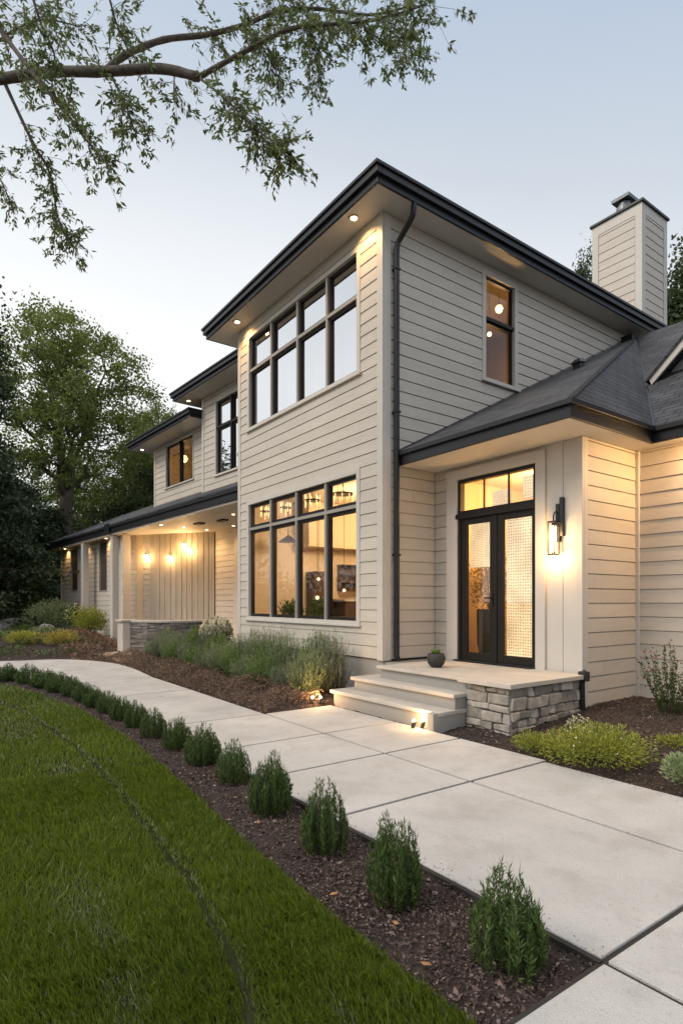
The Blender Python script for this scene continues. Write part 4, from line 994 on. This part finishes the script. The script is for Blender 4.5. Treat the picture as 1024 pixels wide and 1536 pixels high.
for i, (x, y, h, wd) in enumerate(rowpos):
    lab = {0: 'nearest small evergreen shrub in the walkway row, loose with open feathery top', 17: 'farthest small evergreen shrub in the walkway row, at the left edge'}.get(i, ORD[i] + ' small evergreen shrub from the camera in the row along the walkway')
    sc = (wd * random.uniform(.92, 1.12), wd * random.uniform(.92, 1.12), h * random.uniform(.94, 1.06)); z = -.03
    if i < 4: o = protos[i]; place(o, (x, y, z), i * 1.1, sc); o['label'] = lab
    else: copy_tree(protos[1 + i % 3], (x, y, z), i * 1.7, sc, lab)

# lavender bed in front of the tall block
g1 = 'silvery green clumps in the bed below the big window'
lp = []
GRN2 = leafmat('catmint_leaf', (.11, .19, .045), (.26, .37, .11), .35, .55)
for i in range(3):
    t = empty('lavender_plant', (0, 0, 0), 'x', 'plant', g1)
    plant(t, [230, 200, 210][i], 1.0, .62, [26, 26, 34][i], [.085, .085, .065][i], [.011, .012, .020][i], [LAVL, SAGEL, GRN2][i], base_r=.18, start=.1, up=.8, hj=.45, stem_r=.004, oval=False, flow=None); lp.append(t)
spots = []
for i in range(13):
    x = -7.55 - i * .60; spots.append((x + random.uniform(-.12, .12), 4.72 + random.uniform(-.1, .12), random.uniform(.46, .80), random.uniform(.46, .62)))
for i in range(12):
    x = -7.5 - i * .66; spots.append((x + random.uniform(-.12, .12), 5.22 + random.uniform(-.08, .1), random.uniform(.74, 1.08), random.uniform(.46, .60)))
for i, (x, y, h, s_) in enumerate(spots):
    row = 'front' if i < 13 else 'back'; k_ = i if i < 13 else i - 13
    nm = ['rightmost', 'second', 'third', 'fourth', 'fifth', 'sixth', 'seventh', 'eighth', 'ninth', 'tenth', 'eleventh', 'twelfth', 'leftmost'][k_]
    if row == 'back' and k_ == 11: nm = 'leftmost'
    lab = (nm + ' silvery green clump of the ' + row + ' row in the bed' if nm in ('rightmost', 'leftmost') else nm + ' silvery green clump from the right in the ' + row + ' row of the bed')
    if i < 3: place(lp[i], (x, y, .03), 0, (s_, s_, h)); lp[i]['label'] = lab
    else: copy_tree(lp[(i * 7 + i // 4) % 3], (x, y, .03), i * 2.1, (s_, s_, h), lab)
gt = 'tall airy flowering sprigs in front of the big window'
t = empty('russian_sage', (0, 0, 0), 'tall airy grey sprig left of centre below the big lower window', 'plant', gt)
plant(t, 60, 1.0, .5, 46, .035, .009, SAGEL, base_r=.12, start=.25, up=.6, hj=.5, stem_r=.005, oval=False, flow=leafmat('pale_bud', (.40, .36, .42), (.55, .52, .55), .3), flow_n=500, flow_s=.018)
place(t, (-9.45, 5.36, .05), 0, (.62, .62, 1.12))
copy_tree(t, (-8.1, 5.38, .05), 1.4, (.5, .5, 1.05), 'tall airy grey sprig below the middle of the big lower window')
copy_tree(t, (-7.45, 5.32, .05), 2.9, (.62, .62, .92), 'tall airy grey sprig nearest the entry steps')
copy_tree(t, (-9.95, 5.3, .05), 4.1, (.5, .5, 1.0), 'tall airy grey sprig nearest the cream hydrangea')

def drycover():
    n = 22000; x = rng.uniform(-16.3, -7.05, n); y = 3.80 + rng.random(n) ** 1.2 * .98
    c = .5 + .5 * np.sin(x * 4.1 + 1.3 * np.sin(x * 1.7)) * np.sin(y * 5.2 + x); hh = (.08 + .24 * c) * np.clip((y - 3.74) / .35, .1, 1) * np.where(x < -12, .8, 1)
    z = bedz(x, y) + hh * rng.random(n) ** .5
    D = rng.normal(size=(n, 3)); D[:, 2] = D[:, 2] * .6 - .15; V, F_ = leaves(np.stack([x, y, z], 1), D, rng.uniform(.03, .10, n), rng.uniform(.006, .014, n), .1)
    n2 = 5500; x = rng.uniform(-24, -15.9, n2); y = rng.uniform(3.2, 5.2, n2); ok = freebed(x, y) & ~((x > -18.1) & (y > 4.1)); x = x[ok]; y = y[ok]; n2 = len(x)
    z = bedz(x, y) + .28 * (.5 + .5 * np.sin(x * 2.2) * np.sin(y * 3.1)) * rng.random(n2) ** .5
    V2, F2 = leaves(np.stack([x, y, z], 1), rng.normal(size=(n2, 3)) * (1, 1, .5), rng.uniform(.08, .2, n2), .03, .1)
    o = npmesh('dry_ground_cover', np.concatenate([V, V2]), np.concatenate([F_, F2 + len(V)]), DRYL); tag(o, 'brown dry twiggy ground cover along the front of the bed', 'ground cover', kind='stuff')
    n = 2600; x = rng.uniform(-24.5, -17.3, n); y = rng.uniform(1.0, 4.6, n); ok = freebed(x, y); x = x[ok]; y = y[ok]; n = len(x)
    c = np.sin(x * 1.9 + y) * np.sin(y * 2.7) > -.1; x = x[c]; y = y[c]; n = len(x)
    z = bedz(x, y) + .22 * rng.random(n); V, F_ = leaves(np.stack([x, y, z], 1), rng.normal(size=(n, 3)), rng.uniform(.06, .14, n), .05, .1)
    o = npmesh('low_ground_cover', V, F_, MIDL); tag(o, 'patchy low green ground cover in the far left bed', 'ground cover', kind='stuff')
drycover()

def bush(name, loc, n, h, rad, nl, ll, lw, lm, label, cat='shrub', group=None, **kw):
    t = empty(name, (0, 0, 0), label, cat, group); plant(t, n, h, rad, nl, ll, lw, lm, **kw); t.location = loc; return t
def moundbush(name, loc, rx, rz, n, ll, lw, lm, label, cat='shrub', group=None, flow=None, fn=0, fs=.02, squash=.0, lob=5):
    """dome of leaves built from lobes, with stems"""
    t = empty(name, (0, 0, 0), label, cat, group)
    C_ = np.array([(rx * .55 * math.cos(2 * math.pi * i / lob + .4), rx * .55 * math.sin(2 * math.pi * i / lob + .4), rz * random.uniform(.35, .55)) for i in range(lob)] + [(0, 0, rz * .6)])
    ii = rng.integers(0, len(C_), n); d = unit(rng.normal(size=(n, 3))); rad = (rng.random(n) ** .4)[:, None]
    sc = np.array([rx * .55, rx * .55, rz * .5]); P = C_[ii] + d * rad * sc; P[:, 2] = np.abs(P[:, 2])
    D = unit(P - np.array([0, 0, -rz * .4])) * 1.0 + d * .5 + rng.normal(size=(n, 3)) * .35
    V, F_ = leaves(P, D, ll * rng.uniform(.6, 1.2, n), lw * rng.uniform(.7, 1.2, n), .06); npmesh('foliage', V, F_, lm, t, True)
    k_ = 30; tgt = C_[rng.integers(0, len(C_), k_)] + rng.normal(size=(k_, 3)) * rx * .2; tt = np.linspace(0, 1, 5)[None, :, None]
    stems_mesh(tgt[:, None, :] * tt * np.array([1, 1, 1]), rx * .012, t)
    if flow:
        d = unit(rng.normal(size=(fn, 3))); d[:, 2] = np.abs(d[:, 2]); P = C_[rng.integers(0, len(C_), fn)] + d * sc * 1.02
        V, F_ = leaves(P, rng.normal(size=(fn, 3)), fs, fs * .8, .1); npmesh('blossom', V, F_, flow, t, True)
    t.location = loc; return t

moundbush('golden_juniper', (-2.98, 5.05, .03), .46, .30, 5200, .042, .012, YELL, 'low yellow green spreading shrub in front of the stone pier', lob=7, flow=BLOS, fn=60, fs=.022)
moundbush('golden_juniper', (-3.55, 5.02, .0), .26, .16, 1500, .040, .012, YELL, 'small yellow green offshoot between the pier and the larger golden shrub', lob=5)
moundbush('golden_creeper', (-2.72, 6.05, .06), .22, .10, 700, .035, .012, YELL, 'flat yellow green creeper beside the right edge of the bed', lob=5)
moundbush('white_heather', (-3.50, 5.62, .06), .13, .22, 500, .03, .010, MIDL, 'small pale blossomed plant at the pier foot', 'plant', flow=BLOS, fn=160, fs=.024)
moundbush('sage_plant', (-2.13, 5.02, .02), .22, .24, 1600, .040, .016, LAVL, 'grey green leafy plant cut by the right picture edge', 'plant')
t = bush('leggy_shrub', (-3.30, 7.22, .10), 46, 1.02, .36, 40, .040, .018, MIDL, 'leggy open shrub with reddish tips against the right wing wall', base_r=.15, start=.2, up=.45, hj=.6, stem_r=.005, oval=False, flow=leafmat('red_tip', (.20, .07, .05), (.35, .16, .10), .3), flow_n=120, flow_s=.03)
moundbush('hydrangea', (-12.45, 5.45, .50), .33, .58, 2400, .07, .035, MIDL, 'round hydrangea covered in cream blossom at the corner of the tall block', flow=BLOS, fn=4200, fs=.055, lob=6)
moundbush('yellow_mound', (-20.3, 2.5, .22), .48, .34, 1500, .07, .03, leafmat('gold_leaf', (.24, .25, .04), (.50, .47, .09), .35), 'low bright yellow mound at the left picture edge', 'plant')
moundbush('yellow_mound', (-19.5, 3.42, .2), .50, .38, 1500, .07, .03, leafmat('gold_leaf_warm', (.28, .24, .05), (.52, .44, .11), .35), 'low yellow mound beside the walkway, right of the other mound', 'plant')
moundbush('garden_shrub', (-26.6, 4.35, .25), 1.0, 1.25, 3800, .12, .05, LAVL, 'rounded grey green shrub left of the porch posts', lob=6)
moundbush('garden_shrub', (-30.5, 4.0, .2), 1.4, 1.6, 3500, .14, .06, MIDL, 'broad dark green shrub at the far corner of the wing', lob=6)
moundbush('lime_bush', (-22.7, 5.0, .42), .55, .85, 2300, .09, .045, YELL, 'yellow green bush on a short stem between the porch posts', lob=6)
moundbush('yellow_flower_bush', (-23.75, 4.75, .3), .38, 1.05, 900, .08, .04, MIDL, 'bush with yellow and white flowers left of the first porch post', flow=YBLO, fn=170, fs=.08)
moundbush('low_dark_shrub', (-21.3, 4.1, .1), .7, .42, 1500, .09, .035, DRYL, 'low brown tangled shrub at the foot of the porch posts', lob=6)
for i, (x, y, rx, h, lab) in enumerate(((-24.8, 3.0, .55, .45, 'low green tuft in the far left bed nearest the boulder'), (-23.0, 3.6, .6, .4, 'low green tuft in the far left bed below the lime bush'), (-22.0, 1.9, .6, .38, 'low green tuft in the far left bed at the left picture edge'))):
    moundbush('garden_tuft', (x, y, .15), rx, h, 1300, .09, .03, LAVL if i else MIDL, lab, 'plant', 'low green tufts of the far left bed')

def rock(loc, sx, sy, sz, seed, label):
    bm = bmesh.new(); bmesh.ops.create_icosphere(bm, subdivisions=4, radius=1); r2 = np.random.default_rng(seed); dirs = [Vector(unit(r2.normal(size=(1, 3)))[0]) for _ in range(14)]; cut = r2.uniform(.62, .92, 14)
    for v_ in bm.verts:
        for d_, c_ in zip(dirs, cut):
            q_ = v_.co.dot(d_)
            if q_ > c_: v_.co -= d_ * (q_ - c_) * .85
        v_.co.x *= sx; v_.co.y *= sy; v_.co.z *= sz
    me = bpy.data.meshes.new('boulder'); bm.to_mesh(me); bm.free(); me.materials.append(ROCK); me.polygons.foreach_set('use_smooth', [True] * len(me.polygons))
    o = bpy.data.objects.new('boulder', me); COL.objects.link(o); o.location = loc; tag(o, label, 'boulder', 'grey boulders in the far left bed')
rock((-28.2, 3.5, .45), .75, 1.05, .42, 3, 'largest smooth grey boulder in the far left bed')
rock((-27.3, 2.6, .35), .45, .5, .25, 5, 'small grey boulder at the left of the large one')
rock((-25.2, 3.9, .40), .30, .34, .24, 8, 'small grey boulder in front of the rounded shrub')

# pot with a little plant on the deck
pt = empty('planter', (-5.83, 5.85, .572), 'small dark round textured pot with a green sprig on the entry deck', 'planter')
MB().lathe((-5.83, 5.85, .573), [(.07, 0), (.115, .05), (.130, .11), (.12, .17), (.105, .195), (.095, .195), (.09, .15), (.01, .15)], 24).build('pot', POT, pt, smooth=True)
V, F_ = leaves(np.tile([[-5.83, 5.85, .735]], (60, 1)) + rng.normal(size=(60, 3)) * (.012, .012, .004), unit(rng.normal(size=(60, 3))) * (.6, .6, .3) + (0, 0, .8), rng.uniform(.05, .12, 60), .028, .08); npmesh('sprig', V, F_, leafmat('succulent', (.10, .22, .03), (.2, .34, .06)), pt)

# plants inside
def potted(loc, h, rad, n, ll, label, lm=MIDL):
    t = moundbush('potted_plant', loc, rad, h, n, ll, ll * .45, lm, label, 'plant', 'potted plants behind the windows')
    MB().lathe((loc[0], loc[1], .6), [(.16, 0), (.20, .2), (.21, max(loc[2] - .58, .25)), (.18, max(loc[2] - .58, .25))], 16).build('pot', POT, t)
potted((-10.62, 6.35, .98), .52, .26, 900, .07, 'leafy potted plant behind the second pane of the lower window')
potted((-9.52, 6.35, .98), .55, .24, 900, .07, 'leafy potted plant behind the third pane of the lower window')
potted((-6.30, 7.55, 1.35), 1.10, .30, 1700, .06, 'indoor tree with gold lit leaves behind the left door leaf', leafmat('indoor_leaf', (.20, .17, .05), (.50, .40, .14), .4))

# ------------------------------------------------------------------ garden lights, drain
def spike(name, x, y, z, aim, label, e1):
    t = empty(name, (x, y, z), label, 'garden light', 'low garden spotlights by the entry steps')
    for dx in (-.055, .055):
        a = Vector(aim).normalized(); s_ = Vector((.585, .811, 0)) * dx; p = Vector((x, y, z + .05)) + s_
        b = MB().tube([p - a * .05, p + a * .03], [.022, .026], 12).tube([(p.x, p.y, z - .03), (p.x, p.y, z + .04)], .006, 6).build('lamp_body', BLACK, t)
        MB().lathe((p.x, p.y, p.z + .012), [(.006, 0), (.017, .010), (.021, .025), (.016, .042), (.004, .05)], 12).build('lens', BULBS, b, smooth=True)
    light('garden_lamp', 'POINT', (x + a.x * .02, y + a.y * .02, z + .15), e1 * 2.6, size=.05, col=(1, .58, .24), parent=t)
spike('garden_spotlight', -7.02, 4.62, .02, (-.2, .5, .8), 'pair of low spotlights glowing in the plants left of the steps', 4.5)
spike('step_spotlight', -5.02, 4.745, .0, (.1, .3, .9), 'pair of low spotlights glowing on the paving against the bottom step', 3.2)
MB().tube([(-5.25, 4.79, .01), (-5.1, 4.70, .012), (-4.95, 4.68, .012), (-4.86, 4.72, .01)], .005, 6)
o = MB().lathe((-9.10, 3.05, .001), [(.05, 0), (.05, .004), (.035, .004), (.034, .002), (.01, .002)], 20).build('drain_cover', CAPST); tag(o, 'small round drain cover set in a walkway slab', 'drain cover')

# ------------------------------------------------------------------ trees
TL1 = leafmat('maple_leaf', (.105, .150, .035), (.26, .30, .08), .5, .5, clump=.35)
TL2 = leafmat('dark_tree_leaf', (.038, .062, .024), (.095, .125, .045), .3, .55, clump=.5)
TL3 = leafmat('conifer_needle', (.030, .052, .024), (.080, .110, .050), .2, .6, clump=.5)
TL4 = leafmat('overhang_leaf', (.095, .125, .045), (.21, .25, .10), .45, .5)
def limb_mesh(mb, A, B, r0, r1, sag=0, k=6, seg=7, jj=.035):
    A = Vector(A); B = Vector(B); pts = []; j = (B - A).length * jj
    for i in range(k + 1):
        t = i / k; p = A.lerp(B, t); p.z -= sag * math.sin(math.pi * t)
        if 0 < i < k: p += Vector((random.gauss(0, j), random.gauss(0, j), 0))
        pts.append(p)
    mb.tube(pts, [r0 + (r1 - r0) * i / k for i in range(k + 1)], seg); return pts
def tree(loc, H, crown_z, cr, ch, nclump, per, ls, lm, label, name='broadleaf_tree', split=.4, tr=.3, cat='tree', group=None, shape='round', clump_r=.9, droopy=0):
    t = empty(name, (0, 0, 0), label, cat, group)
    mb = MB(); zs = H * split
    limb_mesh(mb, (0, 0, -.4), (random.uniform(-.2, .2), random.uniform(-.2, .2), zs), tr, tr * .72, k=8, seg=12, jj=.010)
    C_ = []
    while len(C_) < nclump:
        d = rng.normal(size=3); d /= np.linalg.norm(d); q_ = rng.random() ** .45
        if shape == 'cone':
            z = rng.random() ** 1.1; a = rng.uniform(0, 2 * math.pi); rr = cr * (1 - z) * (.35 + .65 * rng.random() ** .5); C_.append((rr * math.cos(a), rr * math.sin(a), crown_z - ch / 2 + z * ch)); continue
        p = d * q_ * np.array([cr, cr, ch / 2]); p[:2] *= (1.08 - .3 * max(0, p[2] / (ch / 2)))
        C_.append((p[0], p[1], crown_z + p[2]))
    C_ = np.array(C_)
    top = Vector((0, 0, zs))
    if shape != 'cone':
        hubs = []
        for i in range(7):
            a = 2 * math.pi * i / 7 + random.uniform(-.3, .3); rr = cr * random.uniform(.25, .6); hz = crown_z + ch * random.uniform(-.15, .3)
            hp = (rr * math.cos(a), rr * math.sin(a), hz); hubs.append(limb_mesh(mb, top - Vector((0, 0, random.uniform(0, zs * .12))), hp, tr * random.uniform(.32, .5), tr * .10, k=7))
        hubs.append(limb_mesh(mb, top, (0, 0, crown_z + ch * .32), tr * .6, tr * .1, k=7))
        allp = [p for h_ in hubs for p in h_[2:]]
        for c_ in C_[:: 2]:
            c_ = Vector(c_); b_ = min(allp, key=lambda p: (p - c_).length + max(0, p.z - c_.z) * 1.5); limb_mesh(mb, b_, c_, tr * .09, tr * .025, k=3, seg=5)
    else:
        limb_mesh(mb, (0, 0, zs), (0, 0, crown_z + ch / 2 - .3), tr * .7, .04, k=6)
        for c_ in C_[::2]: limb_mesh(mb, (0, 0, c_[2] + .3), tuple(c_), tr * .12, .02, k=3, seg=4)
    tk = mb.build('trunk', BARK, t, smooth=True)
    n = nclump * per; ii = np.repeat(np.arange(nclump), per); cs = clump_r * rng.uniform(.55, 1.25, nclump)[ii][:, None]
    P = C_[ii] + rng.normal(size=(n, 3)) * cs * np.array([.55, .55, .36 if shape != 'cone' else .22]); P[:, 2] -= droopy * np.hypot(P[:, 0], P[:, 1]) * .2
    D = rng.normal(size=(n, 3)); D[:, 2] -= .4
    V, F_ = leaves(P, D, ls * rng.uniform(.6, 1.3, n), ls * .62, .10); npmesh('crown', V, F_, lm, t, True)
    t.location = loc; return t
big = tree((-39.2, 7.2, 0), 20.5, 13.6, 5.3, 12.2, 290, 125, .21, TL1, 'tall spreading green tree with several limbs rising behind the wing roof', split=.42, tr=.48, clump_r=.80)
copy_tree(big, (-44.5, 14.6, 0), 2.4, (.66, .66, .84), 'smaller airy green tree behind the far upper block, right of the tall tree')
copy_tree(big, (-52, 11.0, 0), 4.4, (.8, .8, .66), 'low airy green tree beyond the trunk of the tall tree')
gw = 'dark trees standing behind the house and lawn'
dk = tree((-49, 17.5, 0), 18, 11, 4.6, 12.5, 120, 260, .28, TL2, 'dark broad tree behind the far upper block', split=.35, tr=.35, group=gw, clump_r=1.2)
cone = tree((-28.6, 1.5, 0), 15, 7.6, 3.3, 14.2, 210, 190, .20, TL3, 'very dark conifer standing at the left picture edge', name='conifer', split=.3, tr=.28, shape='cone', group='dark conifers at the left', clump_r=.85)
copy_tree(dk, (-47, 8.6, -1), 1.2, (1.0, 1.0, .52), 'dark leafy tree directly behind the trunk of the tall tree')
copy_tree(dk, (-42, 13.2, -1), 2.2, (.85, .85, .70), 'leafy tree between the tall tree and the farthest upper block')
copy_tree(dk, (-50, 4.0, -1), 3.3, (1, 1, .55), 'dark tree behind the left side of the tall tree')
copy_tree(dk, (-42, 1.6, -1), .5, (.9, .9, .60), 'dark leafy tree left of the tall tree')
copy_tree(dk, (-56, 24, 0), 4.5, (1.2, 1.2, .90), 'far dark tree rising behind the middle upper block roof')
copy_tree(cone, (-36.5, 4.3, -1), 1.0, (1.15, 1.15, .60), 'low dark conifer at the far corner of the wing')
copy_tree(cone, (-32.5, 2.6, -1), 2.0, (1.1, 1.1, .62), 'low dark conifer right of the one at the picture edge')
copy_tree(cone, (-36, -1.2, 0), 3.0, (1.2, 1.2, .9), 'tall dark conifer behind the left edge of the lawn')
copy_tree(cone, (-39.5, 6.2, -2), 4.0, (1.2, 1.2, .62), 'low dark conifer at the foot of the tall tree')
copy_tree(dk, (-43, -8, 0), 3.3, (1, 1, .9), 'dark tree beyond the far side of the lawn')
copy_tree(dk, (-36, -16, 0), 5.3, (1, 1, .8), 'dark tree beyond the near side of the lawn')
rt = tree((-12.0, 29.5, 0), 19, 12.6, 3.4, 11.5, 130, 330, .20, TL2, 'dark green tree right of the chimney', split=.45, tr=.3, group='dark trees behind the chimney', clump_r=.85)
copy_tree(rt, (-18.9, 31.6, 0), 2.0, (.62, .62, 1.17), 'dark treetop just left of the chimney')
copy_tree(rt, (-8.0, 32.5, 0), 4.0, (1.1, 1.1, 1.0), 'dark tree behind the right wing roof')
def undergrowth():
    n = 46000; x = rng.uniform(-62, -31, n); y = rng.uniform(-14, 26, n); k_ = (x < -31 - np.clip(y - 4, 0, 3) * 1.5) ; x = x[k_]; y = y[k_]; n = len(x)
    top = 2.6 + 1.2 * np.sin(x * .7 + y * .3) + .9 * np.sin(y * .9 - x * .2); z = -.1 + np.abs(top) * rng.random(n) ** .7
    V, F_ = leaves(np.stack([x, y, z], 1), rng.normal(size=(n, 3)), rng.uniform(.25, .5, n), .22, .1)
    tag(npmesh('woodland_undergrowth', V, F_, TL3), 'dark tangled woodland undergrowth beyond the garden', 'undergrowth', kind='stuff')
undergrowth()

# overhanging tree, trunk out of frame at the left
LIMBS = {
 'main': [(-9.099, -0.302, 7.859), (-8.374, 0.359, 7.787), (-7.86, 0.73, 7.638), (-7.295, 1.171, 7.534), (-6.707, 1.643, 7.358), (-6.163, 2.055, 7.204), (-5.826, 2.352, 7.021)],
 'up': [(-6.707, 1.643, 7.373), (-6.681, 1.851, 7.637), (-6.539, 2.218, 7.899), (-6.439, 2.698, 8.155), (-6.278, 3.092, 8.364), (-6.157, 3.431, 8.609), (-5.897, 3.79, 8.665), (-5.757, 4.156, 8.727), (-5.605, 4.537, 8.795), (-5.387, 5.009, 9.014)],
 'lo': [(-5.826, 2.352, 7.021), (-5.56, 2.549, 7.096), (-5.269, 2.782, 7.186), (-4.984, 3.005, 7.243), (-4.703, 3.395, 7.29), (-4.476, 3.709, 7.337), (-4.275, 4.159, 7.587)],
 'd1': [(-7.762, 0.524, 8.317), (-7.441, 0.627, 7.926), (-6.957, 0.955, 7.154), (-6.531, 1.204, 6.557), (-6.303, 1.349, 6.201), (-6.02, 1.57, 5.787)],
 'd2': [(-7.823, 0.781, 7.576), (-7.743, 1.063, 6.958), (-7.737, 1.242, 6.674), (-7.786, 1.346, 6.176), (-7.704, 1.458, 5.915)],
 'd3': [(-6.753, 0.896, 7.87), (-6.693, 0.98, 7.524), (-6.612, 1.092, 7.213), (-6.604, 1.103, 7.041)],
 'd4': [(-6.673, 1.691, 7.299), (-6.372, 1.765, 6.797), (-6.208, 1.822, 6.395)],
 'd5': [(-6.072, 2.182, 7.154), (-5.982, 2.136, 6.782)],
 'd6': [(-5.826, 2.352, 7.021), (-5.468, 2.506, 6.609), (-5.219, 2.68, 6.255), (-4.898, 2.953, 5.878)],
 'd7': [(-6.183, 1.515, 7.763), (-6.331, 1.651, 7.589), (-6.672, 1.863, 7.689)],
 'd8': [(-9.099, -0.302, 7.859), (-8.733, 0.375, 7.401), (-8.603, 0.725, 7.055), (-8.479, 0.898, 6.629)],
 'd9': [(-6.278, 3.092, 8.364), (-6.204, 3.365, 8.125), (-6.197, 3.546, 7.893)],
 'd10': [(-5.897, 3.79, 8.609), (-5.874, 3.823, 8.286), (-5.91, 3.944, 7.975)],
 'd11': [(-5.605, 4.537, 8.795), (-5.535, 4.805, 8.661), (-5.387, 5.009, 8.367)],
 'd12': [(-8.374, 0.359, 7.787), (-8.207, 0.762, 8.383), (-8.031, 1.176, 8.729), (-7.847, 1.602, 8.745)]}
RAD = {'main': (.066, .044), 'up': (.038, .012), 'lo': (.030, .009), 'd1': (.030, .008), 'd2': (.022, .006), 'd3': (.016, .006), 'd4': (.014, .005), 'd5': (.008, .004), 'd6': (.014, .005), 'd7': (.012, .008), 'd8': (.02, .006), 'd9': (.010, .004), 'd10': (.009, .004), 'd11': (.009, .004), 'd12': (.02, .006)}
DEN = {'main': 8, 'up': 60, 'lo': 60, 'd1': 48, 'd2': 46, 'd3': 26, 'd4': 24, 'd5': 8, 'd6': 60, 'd7': 14, 'd8': 20, 'd9': 30, 'd10': 26, 'd11': 24, 'd12': 30}
def overhang():
    t = empty('overhanging_tree', (-12.2, -4.1, 0), 'tree at the left whose thin leafy branches hang across the top of the sky', 'tree')
    mb = MB(); tw = []; P = []; D = []
    tk = smoothline([(-12.2, -4.1, -.4), (-12.15, -4.02, 1.5), (-11.84, -3.76, 4.9), (-11.19, -3.03, 6.98), (-10.16, -1.6, 7.65), (-9.099, -0.302, 7.859)], 5)
    mb.tube(tk, [.30 - .215 * i / (len(tk) - 1) for i in range(len(tk))], 12)
    for nm, pl in LIMBS.items():
        pts = [Vector(p) for p in smoothline(pl, 5)]; r0, r1 = RAD[nm]; n = len(pts)
        mb.tube(pts, [(r0 + (r1 - r0) * i / (n - 1)) * random.uniform(.93, 1.07) for i in range(n)], 9)
        for _ in range(int(DEN[nm] * 1.75)):
            lo_lim = .15 if nm not in ('up', 'lo') else .28
            u = random.uniform(lo_lim, 1.0) * (n - 1); i = min(int(u), n - 2); a = pts[i].lerp(pts[i + 1], u - i)
            T = (pts[i + 1] - pts[i]).normalized(); L_ = random.uniform(.16, .62) if nm in ('lo', 'up', 'd12') else random.uniform(.14, .46)
            d = (T * random.uniform(0, .9) + Vector((random.gauss(0, .5), random.gauss(0, .5), random.gauss(-.12, .45)))).normalized()
            path = []; p = a.copy()
            for s_ in range(6): path.append(tuple(p)); p = p + d * L_ / 5; d = (d + Vector((random.gauss(0, .14), random.gauss(0, .20), -.05))).normalized()
            tw.append(path)
            nw = random.randint(3, 6); wh = [random.uniform(.2, 1) for _ in range(nw)] + [1.0]
            for s_ in range(int(L_ * 46) + 3):
                q_ = min(max(random.choice(wh) + random.gauss(0, .03), .05), 1) * 5; j = min(int(q_), 4); b = Vector(path[j]).lerp(Vector(path[j + 1]), q_ - j)
                tt = (Vector(path[j + 1]) - Vector(path[j])).normalized()
                P.append(tuple(b + Vector((random.gauss(0, .014), random.gauss(0, .014), random.gauss(0, .012))))); D.append(tuple(tt * .6 + Vector((random.gauss(0, .7), random.gauss(0, .7), random.gauss(-.35, .5)))))
    mb.build('trunk', BARKD, t, smooth=True); tr_ = stems_mesh(np.array(tw), .0032, t, 'twig', BARKD)
    tr_.matrix_parent_inverse = parent_inv(t); tr_['kind'] = 'stuff'
    P = np.array(P); n = len(P); V, F_ = leaves(P, np.array(D), rng.uniform(.045, .085, n), rng.uniform(.018, .030, n), .06); npmesh('crown', V, F_, TL4, t)
    print('leaves', n)
overhang()
print('polys', sum(len(o.data.polygons) for o in COL.objects if o.type == 'MESH'))
